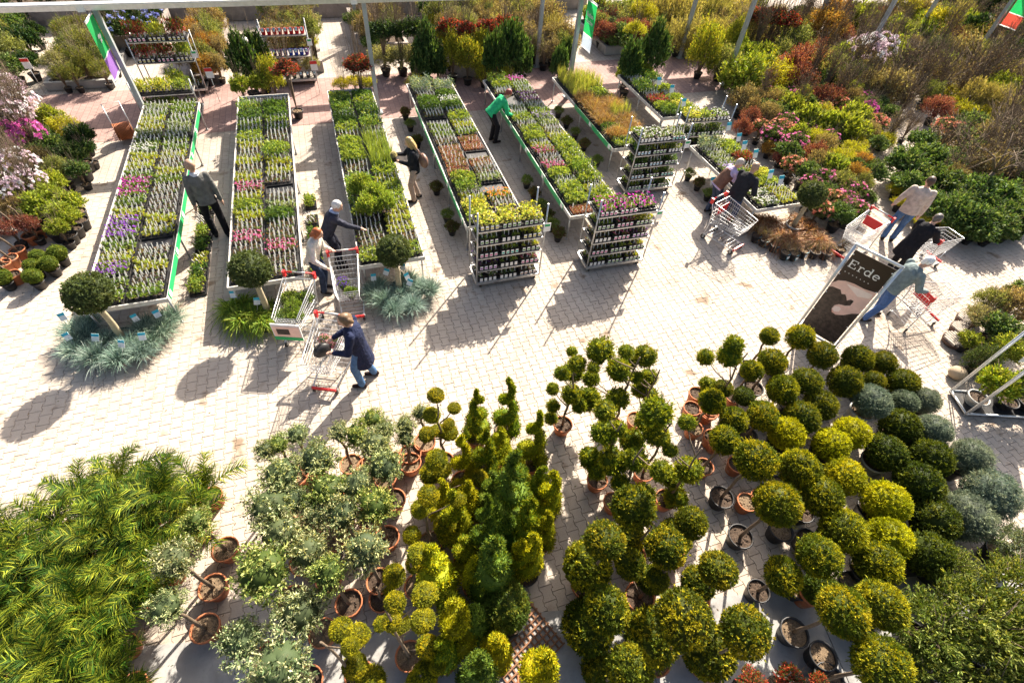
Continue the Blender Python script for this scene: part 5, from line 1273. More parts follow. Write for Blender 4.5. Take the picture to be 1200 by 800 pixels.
tufts([(-5.15, 7.57), (-5.05, 7.85), (-4.80, 7.32), (-4.68, 7.65), (-4.44, 7.18), (-4.32, 7.45), (-4.09, 7.25), (-3.95, 7.50), (-3.81, 7.74), (-3.69, 8.00), (-4.09, 7.81), (-5.05, 8.21), (-5.23, 8.00)], 'leftmost', *FES, 'blue fescue', .35, .27, 'g', True)
tufts([(-0.00, 7.71), (0.18, 7.49), (0.13, 7.91), (0.31, 7.21), (0.54, 7.58), (0.70, 7.21), (0.90, 7.67), (1.11, 7.56), (0.74, 7.92)], 'third', *FES, 'blue fescue', .35, .27, 'g', True)
tufts([(-2.63, 7.96), (-2.46, 7.61), (-2.26, 7.63), (-2.08, 7.45), (-1.93, 7.71), (-2.43, 8.00)], 'second', (.17, .28, .03), (.32, .38, .05), 'green sedge', .75, .42, 'b', True)
BRG = ((.32, .15, .075), (.44, .28, .15))
for k, (x, y, r) in enumerate([(9.83, 7.84, 0.30), (9.88, 7.17, 0.35), (10.62, 7.34, 0.34), (10.57, 7.71, 0.28), (9.69, 7.35, 0.29), (9.57, 7.94, 0.26), (10.59, 6.93, 0.25)]):
    t = thing('tuft_plant', 'brown sedge clump around the standard by the couple\'s table, %s of seven' % ORD[k], 'tuft plant', (x, y), rs.random()*6, 'brown sedge clumps')
    add_pot(t, 'b', .12, .16); ob('tuft', tuft_mesh(k % 3, .8, 420, .42, .007), t, (0, 0, .15), sc=1.7, col=vary(BRG[0]), tint=vary(BRG[1]), share=.4)
@cached
def wrap_mesh(v):
    b = MB(7); b.box((0, -.118, .12), (.085, .006, .13), mi=0); b.box((0, -.122, .10), (.08, .004, .06), mi=1); return b.mesh('pot_label', [LABELT, LABELO if v else LABELW])
for k, (x, y) in enumerate([(9.23, 7.55), (9.32, 7.36), (9.45, 7.12), (9.52, 6.81), (9.71, 6.73), (10.01, 6.76), (10.27, 6.67), (10.52, 6.57), (10.98, 6.59)]):
    t = thing('potted_plant', 'black pot with bright label along the sedge bed, %s from the left' % ORD[k], 'potted plant', (x, y), 0.15, 'labelled black pots'); add_pot(t, 'b', .12, .2)
    if k < 6: ob('pot_label', wrap_mesh(k < 3), t, rot=(-.12, 0, 0))
    ob('twigs', twigs_mesh('x', k % 3), t, (0, 0, .34), sc=.4); ob('crown', bush_mesh('twig', k % 3), t, (0, 0, .33), sc=.34, col=(.3, .2, .1), tint=(.2, .25, .06), share=.4)
for k, (x, y, r) in enumerate([(0.22, 10.30, 0.28), (0.45, 9.85, 0.30), (0.26, 9.51, 0.26), (0.63, 9.55, 0.24)]):
    t = bush(x, y, r, 'tall bright green leafy plant on the third table, %s from the left' % ORD[k], 'broad', (.20, .29, .04), (.33, .40, .07), .45, hz=1.1, zc=.34, pot='b', potr=.1, name='leafy_perennial', group='tall leafy plants on the third table'); t.location.z = TH-.03
# trays and pots along the foot of the tables
for k, (x, y) in enumerate([(-3.33, y) for y in (8.9, 9.35, 9.8, 10.3, 10.75, 11.2, 11.7)]):
    tray_on('', ('lime', 'grn2', 'limel', 'grn', 'lime', 'brn', 'grn2')[k], (x, y, 0), 1.57, 'tray of plants on the ground right of the leftmost table, %s from front' % ORD[k], w=.42, l=.30, nx=4, ny=3, group='ground trays by the leftmost table')
for k, (x, y) in enumerate([(-1.02, y) for y in (9.0, 9.5, 10.1, 10.7, 11.4)]):
    tray_on('', ('lime', 'grn2', 'grn', 'brn', 'lime')[k], (x, y, 0), 1.57, 'tray of plants on the ground right of the second table, %s from front' % ORD[k], w=.42, l=.26, nx=4, ny=3, group='ground trays by the second table')
for k, (x, y) in enumerate([(4.42, y) for y in (8.7, 9.1, 9.5, 9.9, 10.4, 11.0)] + [(2.05, y) for y in (9.5, 10.0, 11.2)] + [(6.72, y) for y in (11.6, 12.5, 13.2, 13.9, 14.6)] + [(9.0, y) for y in (8.9, 9.4, 9.9, 10.4)] + [(2.02, 13.6), (2.0, 14.6), (1.98, 15.3)]):
    bush(x, y, .17, 'small %s shrub in black pot at a table foot, %s counted' % (('brown-leaved', 'green')[k % 2], ORD[k]), ('broad', 'fine')[k % 2], ((.16, .09, .05), G2)[k % 2], (G1, LIME)[k % 2], .4, group='pots along the table feet', potr=.1)

# ------------------------------------------------------------------ raised beds at the back
def raised_bed(label, x0, x1, y0, y1, h, m=CONC):
    t = thing('raised_bed', label, 'planting bed', ((x0+x1)/2, (y0+y1)/2)); w, l = x1-x0, y1-y0
    for sx in (-1, 1): b = MB(1); b.box((sx*(w/2-.06), 0, h/2), (.12, l, h)); ob('side_wall', b.mesh('side_wall', m), t)
    for sy in (-1, 1): b = MB(2); b.box((0, sy*(l/2-.06), h/2), (w-.24, .12, h)); ob('end_wall', b.mesh('end_wall', m), t)
    b = MB(3); b.box((0, 0, (h-.08)/2), (w-.24, l-.24, h-.08)); ob('soil', b.mesh('soil', SOIL), t)
    return t
WALLM = mat('bed_wall', (.30, .26, .235), .9, .2, 4, bump=.3, dirt=(.2, .17, .15))
raised_bed('dark shrub bed in the far upper left corner', -12.5, -9.5, 19.2, 24.4, .22, WALLM)
raised_bed('low bed of dwarf pines with yellow tags behind the left banner', -8.15, -6.35, 19.0, 22.9, .22, CONC)
raised_bed('tall trough of hydrangeas at the top left', -6.65, -5.2, 21.6, 24.3, .55, WALLM)
raised_bed('bed of bronze shrubs left of the grey path', -4.3, -3.3, 18.9, 24.3, .22, WALLM)
raised_bed('bed of pale climbers behind the red pots', -1.8, -.12, 19.2, 24.3, .35, WALLM)
raised_bed('shrub bed right of the second grey path', 1.2, 3.0, 20.3, 24.3, .4, WALLM)
raised_bed('shrub bed with long pale side wall', 4.15, 5.6, 18.0, 24.3, .45, WALLM)
raised_bed('low tub bed of red-potted roses behind the green sign', 10.5, 12.6, 19.2, 22.3, .3, CONC)
raised_bed('long bed of tan broom bushes behind the pale posts', 13.7, 17.5, 18.2, 24.0, .2, WALLM)
raised_bed('long bed crossing the very back', -13, 12, 24.55, 26.2, .55, WALLM)

# ------------------------------------------------------------------ shrub displays
KIND = {  # style, colour, second colour, share, height factor, description, flowers
 'ye': ('fine', (.36, .36, .02), (.50, .47, .04), .4, .8, 'bright yellow shrub', None), 'lg': ('broad', (.22, .29, .035), (.36, .40, .07), .4, 1.1, 'lime green shrub', None),
 'gr': ('broad', (.075, .14, .035), (.19, .26, .10), .35, .85, 'glossy green shrub', None), 'dg': ('broad', (.03, .065, .022), (.06, .10, .03), .3, 1., 'dark green shrub', None),
 'rd': ('fine', (.21, .055, .05), (.30, .14, .10), .4, 1.2, 'red-leaved shrub', None), 'or': ('fine', (.33, .17, .04), (.40, .27, .07), .4, 1.2, 'orange-leaved shrub', None),
 'tw': ('twig', (.24, .19, .14), (.34, .29, .2), .4, 1.5, 'bare twiggy shrub', None), 'br': ('fine', (.22, .17, .09), (.34, .30, .16), .4, 1.4, 'brown-leaved shrub', None),
 'ol': ('fine', (.14, .175, .05), (.29, .31, .12), .4, 1.3, 'olive shrub', None), 'tn': ('spike', (.27, .26, .09), (.42, .37, .15), .4, 1.6, 'tan broom bush', None),
 'pk': ('broad', (.08, .13, .04), (.20, .20, .07), .3, .8, 'green shrub with pink blooms', ((.62, .16, .34), 42, .075)), 'sa': ('broad', (.10, .14, .05), (.3, .2, .1), .3, .8, 'green shrub with salmon blooms', ((.7, .26, .17), 55, .075)),
 'wp': ('twig', (.3, .22, .16), (.4, .3, .24), .4, 1.1, 'bare shrub with white blossom', ((.78, .62, .70), 75, .07)), 'mg': ('twig', (.25, .16, .12), (.35, .2, .2), .4, 1.1, 'bare shrub with magenta blossom', ((.6, .12, .40), 90, .07)),
 'vr': ('fine', (.22, .23, .10), (.36, .35, .18), .45, .9, 'cream-variegated shrub', None), 'tl': ('broad', (.045, .095, .028), (.10, .16, .045), .3, 2.3, 'tall laurel column', None),
 'tc': ('fine', (.20, .25, .03), (.38, .36, .04), .4, 2.0, 'tall golden-green column', None), 'ph': ('broad', (.07, .09, .04), (.42, .07, .05), .55, .8, 'red-tipped ball standard', None),
 'll': ('broad', (.035, .075, .025), (.08, .12, .04), .3, .75, 'dark laurel standard', None), 'cn': ('fine', (.05, .08, .03), (.09, .12, .04), .3, 1.6, 'dark clipped cone', None), 'hy': ('broad', (.04, .075, .025), (.08, .12, .04), .3, .8, 'hydrangea', ((.25, .3, .6), 10, .12)),
 'sp': ('twig', (.24, .14, .09), (.34, .32, .10), .5, 2.1, 'tall sparse sapling', None),
 'bx': ('fine', (.10, .15, .03), (.2, .24, .05), .3, 1., 'small box ball', None), 'pn': ('spike', (.13, .16, .04), (.26, .26, .06), .35, 1.35, 'dwarf pine', None)}
KNAME = dict(ye='golden_shrub', lg='lime_shrub', gr='evergreen_shrub', dg='dark_evergreen_shrub', rd='red_leaved_shrub', ol='olive_shrub', tw='twiggy_shrub', br='bronze_shrub', tn='broom_bush', pk='azalea', sa='azalea', wp='blossom_shrub', mg='blossom_shrub', vr='variegated_shrub', tl='laurel_column', tc='conifer_column', ph='photinia_standard', ll='laurel_standard', cn='clipped_cone', hy='hydrangea', pn='dwarf_pine', sp='sparse_sapling', **{'or': 'orange_shrub'})
KZC = dict(tal=1.0, sta=1.35, col=.8, low=.28, mid=.5, big=.7, twg=.75)
def display(area, items, pot='b', zoff=0.0):
    items = [list(i) for i in items]
    nm = rows(items, lambda q: -view_v(q[0], q[1], .5), lambda q: view_u(q[0], q[1], .5), 8)
    for it in items:
        x, y, r, kk = it; kn = kk.split('.')[0]; zc = KZC[kk.split('.')[1]] if '.' in kk else .5
        st, c, ti, sh, hz, txt, fl = KIND[kn]; ro, co = nm[id(it)]
        bush(x, y, r*1.38, '%s, %s from left in %s row of the %s' % (txt, ORD[co], ORD[ro], area), st, c, ti, sh, zc=zc+zoff, hz=hz, pot=pot, name=KNAME.get(kn, 'shrub'), group='shrubs of the ' + area, flowers=fl, potr=(.16 if r > .25 else .11))
def infill(area, poly, step, kinds, r0, seed, extra=(), zoff=0.0, avoid=None):
    """more pots between the ones placed by hand, in a loose grid"""
    q = random.Random(seed); out = list(extra); ys = [p[1] for p in poly]; xs = [p[0] for p in poly]; y = min(ys); k = 0
    while y < max(ys):
        x = min(xs) + (step/2 if k % 2 else 0)
        while x < max(xs):
            a, b = x+q.gauss(0, step*.15), y+q.gauss(0, step*.15)
            if inside(a, b, poly) and in_view(a, b, .12) and all((a-e[0])**2+(b-e[1])**2 > (step*.55)**2 for e in extra): out.append((a, b, q.uniform(.8, 1.2)*r0, q.choice(kinds)))
            x += step
        y += step*.9; k += 1
    display(area, out, zoff=zoff)
infill('right shrub bank', [(15.35, 18.80), (19.98, 21.47), (37.18, 21.57), (23.30, 10.20), (20.43, 10.05), (20.30, 12.01), (19.54, 13.64), (16.57, 13.87), (14.01, 13.92)], .92, 'sp.tal ol br lg sp.tal tn tw vr lg dg tw.twg ol sp.tal lg rd tn'.split(), .36, 5, [(13.12, 16.62, 0.47, 'tc.col'), (15.20, 17.78, 0.36, 'tc.col'), (13.79, 16.31, 0.53, 'ol'), (13.64, 14.85, 0.60, 'lg'), (14.98, 14.86, 0.73, 'ye.mid'), (14.66, 15.42, 0.49, 'lg'), (17.81, 17.24, 0.61, 'ol'), (17.29, 18.22, 0.63, 'tw'), (16.71, 19.05, 0.57, 'tw'), (16.01, 15.21, 0.62, 'rd'), (17.26, 15.80, 0.55, 'rd'), (18.37, 16.90, 0.41, 'rd'), (15.58, 14.19, 0.48, 'rd'), (15.97, 13.11, 0.38, 'rd'), (17.74, 15.18, 0.51, 'ol'), (18.90, 15.81, 0.50, 'lg'), (18.08, 14.22, 0.47, 'ol'), (18.95, 14.46, 0.47, 'br'), (19.46, 15.47, 0.59, 'wp.twg'), (20.85, 16.13, 0.47, 'wp.twg'), (19.97, 14.07, 0.70, 'tw'), (20.87, 13.93, 0.57, 'tw'), (18.57, 13.08, 0.54, 'br'), (18.78, 12.50, 0.44, 'tw'), (21.43, 13.47, 0.57, 'tw'), (22.53, 13.29, 0.64, 'tw'), (24.03, 13.43, 0.65, 'tw'), (24.14, 12.44, 0.57, 'tw'), (16.51, 18.32, 0.37, 'ph.sta'), (17.05, 18.07, 0.40, 'ph.sta'), (17.56, 17.83, 0.33, 'ph.sta'), (19.12, 18.46, 0.50, 'ol'), (19.49, 17.86, 0.59, 'or.tal'), (21.19, 19.20, 0.48, 'or.tal'), (19.22, 17.41, 0.42, 'or'), (22.78, 19.36, 0.69, 'lg'), (22.73, 20.13, 0.51, 'ol'), (23.39, 18.97, 0.53, 'tw'), (24.04, 18.37, 0.49, 'lg'), (22.47, 17.37, 0.40, 'lg'), (24.55, 17.10, 0.29, 'cn'), (23.78, 15.89, 0.42, 'cn'), (24.45, 15.27, 0.63, 'br'), (25.26, 15.15, 0.52, 'ol'), (26.45, 18.22, 0.57, 'ye.tal'), (26.53, 18.28, 0.66, 'ol'), (26.46, 20.42, 0.60, 'ye.tal'), (27.49, 20.22, 0.58, 'br'), (31.03, 20.86, 0.78, 'dg'), (31.39, 19.82, 0.85, 'dg'), (26.85, 14.92, 0.64, 'dg'), (24.84, 13.86, 0.50, 'dg'), (30.49, 18.15, 0.72, 'dg'), (29.26, 16.20, 0.68, 'dg'), (28.37, 17.85, 0.59, 'dg'), (21.99, 13.31, 0.29, 'ye.low'), (21.01, 13.40, 0.25, 'ol.low'), (21.25, 12.44, 0.28, 'ye.low'), (21.09, 11.80, 0.36, 'ye.low'), (21.55, 11.52, 0.33, 'ye.low'), (23.03, 12.20, 0.38, 'ye.low'), (19.45, 11.74, 0.38, 'rd'), (18.60, 10.56, 0.33, 'sa'), (19.52, 10.51, 0.42, 'gr'), (19.13, 9.74, 0.38, 'br'), (22.03, 10.96, 0.53, 'tw'), (20.59, 10.31, 0.42, 'tw'), (21.40, 10.16, 0.42, 'tw'), (17.13, 13.59, 0.45, 'tw'), (18.02, 13.31, 0.42, 'br'), (15.63, 13.37, 0.29, 'rd'), (13.85, 13.35, 0.26, 'br'), (13.32, 13.56, 0.28, 'br'), (12.79, 13.53, 0.34, 'br'), (22.33, 15.31, 0.41, 'tw'), (22.32, 16.18, 0.42, 'tw'), (20.97, 15.51, 0.34, 'ol')])
infill('azalea display', [(13.44, 14.21), (18.96, 13.89), (17.31, 11.46), (14.74, 9.73), (13.56, 8.27), (12.15, 7.63), (11.53, 8.23), (12.57, 10.18), (12.25, 12.31)], .60, 'gr lg pk sa gr ol sp.big br pk sp.big'.split(), .24, 6, [(14.03, 12.69, 0.36, 'lg'), (14.01, 11.82, 0.40, 'lg'), (15.02, 12.22, 0.36, 'ye'), (14.89, 11.09, 0.42, 'lg'), (15.85, 11.77, 0.36, 'lg'), (13.65, 10.79, 0.33, 'ye'), (13.51, 9.73, 0.32, 'ye'), (14.32, 10.10, 0.28, 'ye'), (15.21, 13.51, 0.26, 'lg'), (14.52, 11.44, 0.35, 'lg'), (12.33, 12.41, 0.27, 'rd'), (12.28, 11.80, 0.24, 'sa'), (12.11, 11.00, 0.20, 'or.low'), (12.90, 10.09, 0.27, 'rd'), (12.10, 10.45, 0.20, 'rd.low'), (12.32, 11.31, 0.28, 'pk'), (12.25, 10.41, 0.27, 'gr'), (11.83, 9.70, 0.26, 'sa'), (11.96, 9.31, 0.28, 'gr'), (12.18, 8.88, 0.28, 'pk'), (12.51, 8.59, 0.28, 'ol'), (12.59, 8.20, 0.27, 'pk'), (11.71, 8.00, 0.26, 'sa'), (11.09, 7.76, 0.24, 'sa'), (11.49, 7.44, 0.26, 'gr'), (11.97, 7.52, 0.26, 'pk'), (12.08, 7.96, 0.24, 'pk'), (11.24, 8.26, 0.22, 'gr'), (11.86, 8.40, 0.22, 'gr'), (15.75, 11.21, 0.22, 'pk'), (16.77, 12.15, 0.23, 'mg'), (16.21, 10.67, 0.32, 'ye.low'), (14.89, 10.50, 0.21, 'ye'), (12.96, 11.73, 0.26, 'sa'), (11.70, 11.96, 0.23, 'rd'), (13.14, 11.15, 0.26, 'lg'), (14.06, 9.47, 0.22, 'or'), (12.87, 9.34, 0.29, 'lg'), (13.27, 8.95, 0.26, 'or'), (11.72, 8.85, 0.21, 'pk'), (17.19, 11.23, 0.25, 'tw'), (17.36, 10.91, 0.22, 'tw'), (16.49, 10.79, 0.21, 'tw'), (12.79, 7.92, 0.18, 'gr'), (13.19, 8.53, 0.21, 'ol')])
infill('evergreen display', [(16.06, 9.70), (18.75, 10.60), (23.13, 10.23), (17.43, 6.04), (14.85, 6.79), (15.28, 7.80)], .72, 'gr gr dg gr tw gr br'.split(), .34, 7, [(15.20, 9.00, 0.44, 'gr'), (16.20, 9.18, 0.40, 'gr'), (15.46, 8.05, 0.42, 'gr'), (16.02, 7.42, 0.46, 'gr'), (16.58, 7.09, 0.46, 'gr'), (14.49, 6.84, 0.44, 'gr'), (14.74, 6.34, 0.43, 'gr'), (15.26, 6.15, 0.37, 'gr'), (16.14, 6.24, 0.40, 'gr'), (14.34, 7.42, 0.31, 'gr'), (14.57, 8.24, 0.30, 'gr'), (17.32, 8.81, 0.60, 'tw'), (18.65, 9.04, 0.62, 'tw'), (19.52, 8.86, 0.63, 'tw'), (17.91, 7.93, 0.47, 'tw'), (17.30, 9.72, 0.42, 'tw'), (17.94, 7.48, 0.41, 'tw'), (17.19, 8.13, 0.41, 'br'), (16.25, 8.32, 0.36, 'tw'), (16.91, 10.00, 0.34, 'gr'), (14.40, 8.29, 0.21, 'ye.low'), (14.02, 7.78, 0.18, 'ye.low'), (14.38, 6.88, 0.18, 'ye.low'), (13.84, 6.93, 0.18, 'ye.low'), (14.38, 6.40, 0.17, 'ye.low'), (16.72, 6.82, 0.32, 'gr'), (15.70, 6.76, 0.34, 'gr'), (15.15, 7.08, 0.31, 'gr'), (14.76, 6.17, 0.20, 'gr.low'), (15.16, 6.00, 0.19, 'gr.low'), (15.78, 6.00, 0.20, 'gr.low'), (16.27, 6.00, 0.20, 'gr.low')])
infill('left edge display', [(-9.84, 18.53), (-7.67, 17.19), (-6.52, 15.42), (-5.87, 11.65), (-6.46, 11.17), (-8.06, 12.25)], .62, 'gr lg ol br gr wp.twg dg'.split(), .26, 8, [(-7.67, 15.51, 0.32, 'wp.twg'), (-7.57, 14.41, 0.30, 'mg.twg'), (-7.14, 14.53, 0.27, 'mg.twg'), (-6.97, 13.12, 0.27, 'wp.twg'), (-6.98, 12.09, 0.25, 'wp.twg'), (-6.58, 12.33, 0.22, 'wp.twg'), (-7.13, 15.94, 0.25, 'lg'), (-6.74, 15.40, 0.29, 'ye'), (-6.26, 14.86, 0.24, 'dg'), (-6.81, 14.45, 0.27, 'gr'), (-6.26, 13.88, 0.27, 'gr'), (-6.39, 13.25, 0.24, 'ol'), (-6.85, 13.65, 0.24, 'br'), (-6.46, 11.71, 0.26, 'lg'), (-6.31, 12.06, 0.24, 'lg'), (-5.89, 11.27, 0.22, 'lg'), (-5.86, 11.73, 0.20, 'lg'), (-6.84, 11.09, 0.19, 'rd'), (-6.54, 11.17, 0.16, 'rd'), (-6.87, 11.80, 0.22, 'br'), (-6.03, 13.18, 0.20, 'gr'), (-6.41, 12.70, 0.21, 'lg'), (-8.17, 16.55, 0.27, 'wp.twg'), (-7.56, 15.96, 0.22, 'wp.twg'), (-5.93, 10.88, 0.16, 'lg'), (-7.55, 13.87, 0.24, 'tw'), (-6.04, 14.17, 0.19, 'dg'), (-7.12, 15.02, 0.21, 'gr')])
SMALLBOX = ([(-5.93, 10.32, 0.16, 'bx.low'), (-6.02, 10.01, 0.15, 'bx.low'), (-6.25, 10.28, 0.14, 'bx.low'), (-6.30, 10.00, 0.14, 'bx.low'), (-6.21, 9.67, 0.15, 'bx.low'), (-6.74, 9.78, 0.15, 'bx.low')])
for k, (x, y, r, _k) in enumerate(SMALLBOX):
    t = thing('box_ball', 'small clipped box ball in a dark pot at the left edge, %s of six' % ORD[k], 'topiary', (x, y), 0, 'small box balls'); add_pot(t, 'b', .12, .18); crown(t, 'buxus', .32, r*1.1, (.12, .18, .025), (.24, .28, .04), .4, .9)
for k, (x, y) in enumerate([(-6.66, 9.94), (-6.84, 10.49), (-6.78, 10.75), (-6.92, 10.35), (-6.68, 11.22), (-6.59, 11.41)]):
    t = thing('flower_pot', 'terracotta pot behind the box balls at the left edge, %s of six' % ORD[k], 'pot', (x, y), 0, 'terracotta pots at the left edge'); add_pot(t, 't', .14, .23); ob('trunk', stem_mesh(.7, .018, k % 3), t, (0, 0, .2), rot=(.15, -.15, 0))
for k, (x, y) in enumerate([(-6.33, 14.51), (-6.16, 14.06), (-5.91, 11.89), (-5.80, 11.54), (-5.86, 11.27), (-5.92, 11.04), (-6.12, 13.65), (-6.20, 11.20)]):
    t = thing('flower_pot', 'dark pot at the rim of the left edge display, %s from the back' % ORD[k], 'pot', (x, y), 0, 'dark pots at the left edge'); add_pot(t, 'b', .16, .24)
display('back beds', [(-9.32, 20.88, 0.37, 'ol'), (-9.03, 21.55, 0.36, 'dg'), (-8.89, 19.51, 0.33, 'gr'), (-9.80, 22.24, 0.33, 'ol'), (-8.58, 19.84, 0.26, 'dg'), (-9.01, 22.45, 0.25, 'dg'), (-7.98, 22.18, 0.34, 'pn'), (-7.35, 20.76, 0.35, 'pn'), (-6.87, 20.69, 0.36, 'pn'), (-7.66, 19.97, 0.29, 'pn'), (-6.96, 19.22, 0.28, 'pn'), (-6.45, 18.89, 0.23, 'pn'), (-7.20, 18.76, 0.23, 'pn'), (-7.35, 22.10, 0.31, 'pn'), (-7.53, 18.81, 0.20, 'pn'), (-6.37, 19.79, 0.21, 'pn'), (-6.78, 22.55, 0.32, 'hy.col'), (-6.24, 21.44, 0.31, 'hy.col'), (-6.24, 22.83, 0.29, 'hy.col'), (-4.03, 21.71, 0.38, 'or'), (-3.61, 20.48, 0.37, 'or'), (-3.59, 22.49, 0.37, 'br'), (-3.26, 20.07, 0.28, 'br'), (-3.64, 18.73, 0.29, 'or'), (-3.28, 18.81, 0.24, 'br'), (-3.80, 23.87, 0.38, 'ol'), (-1.05, 22.87, 0.44, 'vr.col'), (-0.51, 21.63, 0.31, 'ol.col'), (-1.49, 23.10, 0.38, 'br.col'), (-0.44, 20.46, 0.27, 'ye'), (-0.47, 18.61, 0.22, 'vr'), (1.32, 22.41, 0.29, 'gr'), (1.85, 22.83, 0.36, 'dg'), (2.54, 23.55, 0.41, 'br'), (1.75, 20.19, 0.30, 'gr'), (2.81, 22.25, 0.40, 'tw'), (2.38, 24.30, 0.35, 'ol'), (4.44, 21.57, 0.46, 'ol.col'), (4.61, 20.19, 0.37, 'vr.col'), (4.18, 20.30, 0.35, 'ye'), (4.32, 22.56, 0.40, 'gr.col'), (5.67, 22.43, 0.44, 'ol.col'), (6.05, 21.91, 0.34, 'br'), (1.90, 18.77, 0.38, 'vr'), (2.44, 18.55, 0.38, 'vr'), (3.00, 18.77, 0.35, 'vr'), (1.89, 18.56, 0.33, 'll.sta'), (2.46, 18.49, 0.33, 'll.sta'), (3.01, 18.74, 0.34, 'll.sta'), (3.17, 17.65, 0.31, 'tl.tal'), (2.88, 17.36, 0.25, 'tl.mid'), (3.51, 17.67, 0.23, 'tl.mid'), (2.59, 16.74, 0.22, 'ye'), (-1.09, 16.01, 0.26, 'ph.sta'), (0.84, 15.97, 0.30, 'ph.sta'), (0.30, 16.18, 0.20, 'ye.col'), (0.69, 16.30, 0.20, 'ye.col'), (1.04, 16.12, 0.20, 'ye.col'), (-2.33, 17.48, 0.30, 'tl.tal'), (-1.95, 17.94, 0.26, 'tl.tal'), (-1.63, 16.84, 0.28, 'tc.col'), (-2.46, 16.45, 0.22, 'lg.col'), (-1.94, 16.59, 0.22, 'lg.col'), (4.05, 17.80, 0.34, 'tc.col'), (4.48, 17.45, 0.34, 'tc.col'), (5.12, 17.94, 0.32, 'tc.col'), (4.18, 18.69, 0.29, 'ph.sta'), (4.62, 18.32, 0.29, 'ph.sta'), (5.47, 18.46, 0.29, 'ph.sta'), (6.15, 18.71, 0.30, 'ph.sta'), (5.82, 17.00, 0.37, 'tl.tal'), (5.19, 16.66, 0.30, 'tl.tal'), (5.00, 17.17, 0.26, 'tc.mid'), (6.41, 17.39, 0.29, 'tl.mid'), (5.49, 16.82, 0.26, 'tc.mid'), (7.69, 21.44, 0.58, 'ol'), (8.68, 21.14, 0.58, 'br'), (7.78, 20.12, 0.46, 'tw'), (8.42, 19.51, 0.42, 'br'), (7.78, 23.06, 0.54, 'ol'), (9.19, 23.36, 0.55, 'ol'), (7.93, 18.40, 0.31, 'br'), (7.10, 18.68, 0.34, 'tw'), (7.53, 18.22, 0.28, 'tw'), (7.65, 17.06, 0.24, 'tl.mid'), (8.23, 17.89, 0.22, 'tl.mid'), (10.60, 19.97, 0.34, 'rd'), (11.10, 19.45, 0.47, 'gr'), (11.84, 19.63, 0.41, 'rd'), (11.80, 21.30, 0.54, 'ol'), (12.81, 21.71, 0.48, 'lg'), (12.57, 20.58, 0.45, 'ye.tal'), (11.38, 18.79, 0.32, 'ye.tal'), (11.36, 22.07, 0.47, 'lg'), (10.86, 16.45, 0.36, 'tl.tal'), (9.54, 15.61, 0.28, 'tl.tal'), (10.51, 16.34, 0.27, 'lg'), (9.75, 16.17, 0.24, 'lg'), (13.91, 21.07, 0.65, 'tn'), (14.61, 20.48, 0.72, 'tn'), (15.79, 20.35, 0.73, 'tn'), (16.45, 22.47, 0.70, 'tn'), (15.29, 23.16, 0.63, 'tn'), (17.12, 21.05, 0.60, 'tn'), (13.38, 18.71, 0.51, 'tn'), (14.00, 18.45, 0.47, 'tn'), (18.34, 22.90, 0.64, 'tw'), (12.71, 19.25, 0.44, 'tn'), (19.45, 22.43, 0.52, 'ol'), (15.30, 18.93, 0.45, 'tn')])
def R4(x0, x1, y0, y1): return [(x0, y0), (x1, y0), (x1, y1), (x0, y1)]
infill('far left bed', R4(-12.3, -9.7, 19.4, 24.2), .62, 'dg gr ol dg gr'.split(), .32, 11, zoff=.1)
infill('dwarf pine bed', R4(-7.95, -6.55, 19.2, 22.7), .5, 'pn pn ol pn vr'.split(), .27, 12, zoff=.12)
infill('hydrangea trough', R4(-6.45, -5.4, 21.8, 24.1), .5, 'hy hy gr hy'.split(), .27, 13, zoff=.35)
infill('bronze bed', R4(-4.15, -3.45, 19.1, 24.2), .5, 'or br br ol or'.split(), .29, 14, zoff=.15)
infill('climber bed', R4(-1.65, -.27, 19.4, 24.1), .55, 'vr ol.col br vr.col'.split(), .28, 15, zoff=.25)
infill('second path bed', R4(1.4, 2.85, 20.5, 24.1), .6, 'br gr tw ol gr'.split(), .32, 16, zoff=.25)
infill('pale wall bed', R4(4.3, 5.45, 18.3, 24.1), .55, 'ol ye gr br vr ol'.split(), .31, 17, zoff=.3)
infill('rose tub', R4(10.7, 12.4, 19.4, 22.1), .55, 'gr rd gr rd ol'.split(), .29, 18, zoff=.15)
infill('broom bed', R4(13.9, 17.3, 18.4, 23.8), .7, 'tn tn tn ol br tn'.split(), .38, 19, zoff=.1)
infill('back wall bed', R4(-12.8, 11.8, 24.75, 26.0), .8, 'dg gr br ol dg'.split(), .38, 20, zoff=.4)
infill('post bed', R4(6.2, 9.2, 18.8, 24.0), .75, 'br tw ol br ol tn'.split(), .38, 21)
# ------------------------------------------------------------------ display stands at the back
YLB = L_['yellow']; PKB = L_['pink']
trolley('tiered display stand of bronze and red shrubs with yellow tags', -4.45, 18.35, 0, 1.55, .6, 1.6, [0., .95, 1.5], [[('brn', None), ('lime', None), ('brn', None)], [('red', YLB), ('red', PKB), ('lime', YLB)], [('red', PKB), ('yel', YLB), ('red', YLB)]], tw='bronze display stand', psc=1.9)
trolley('low display stand of bright yellow shrubs at the end of the leftmost table', -4.45, 16.75, 0, 1.5, .6, 1.1, [0., .70], [[('grn2', None), ('grn2', None), ('grn', None)], [('yel', None), ('yel', None), ('lime', None)]], tw='yellow display stand', tagw=False, psc=1.5)
trolley('flower trolley with rows of red, blue and black pots', -1.08, 18.55, 0, 1.35, .55, 1.75, [0., .85, 1.45], [[], [], []], tw='coloured pot trolley')
@cached
def card2():
    b = MB(2); b.box((0, -.085, .15), (.07, .004, .10), mi=0); b.box((0, -.088, .16), (.05, .003, .06), mi=1); return b.mesh('plant_card', [LABELW, L_['blue']])
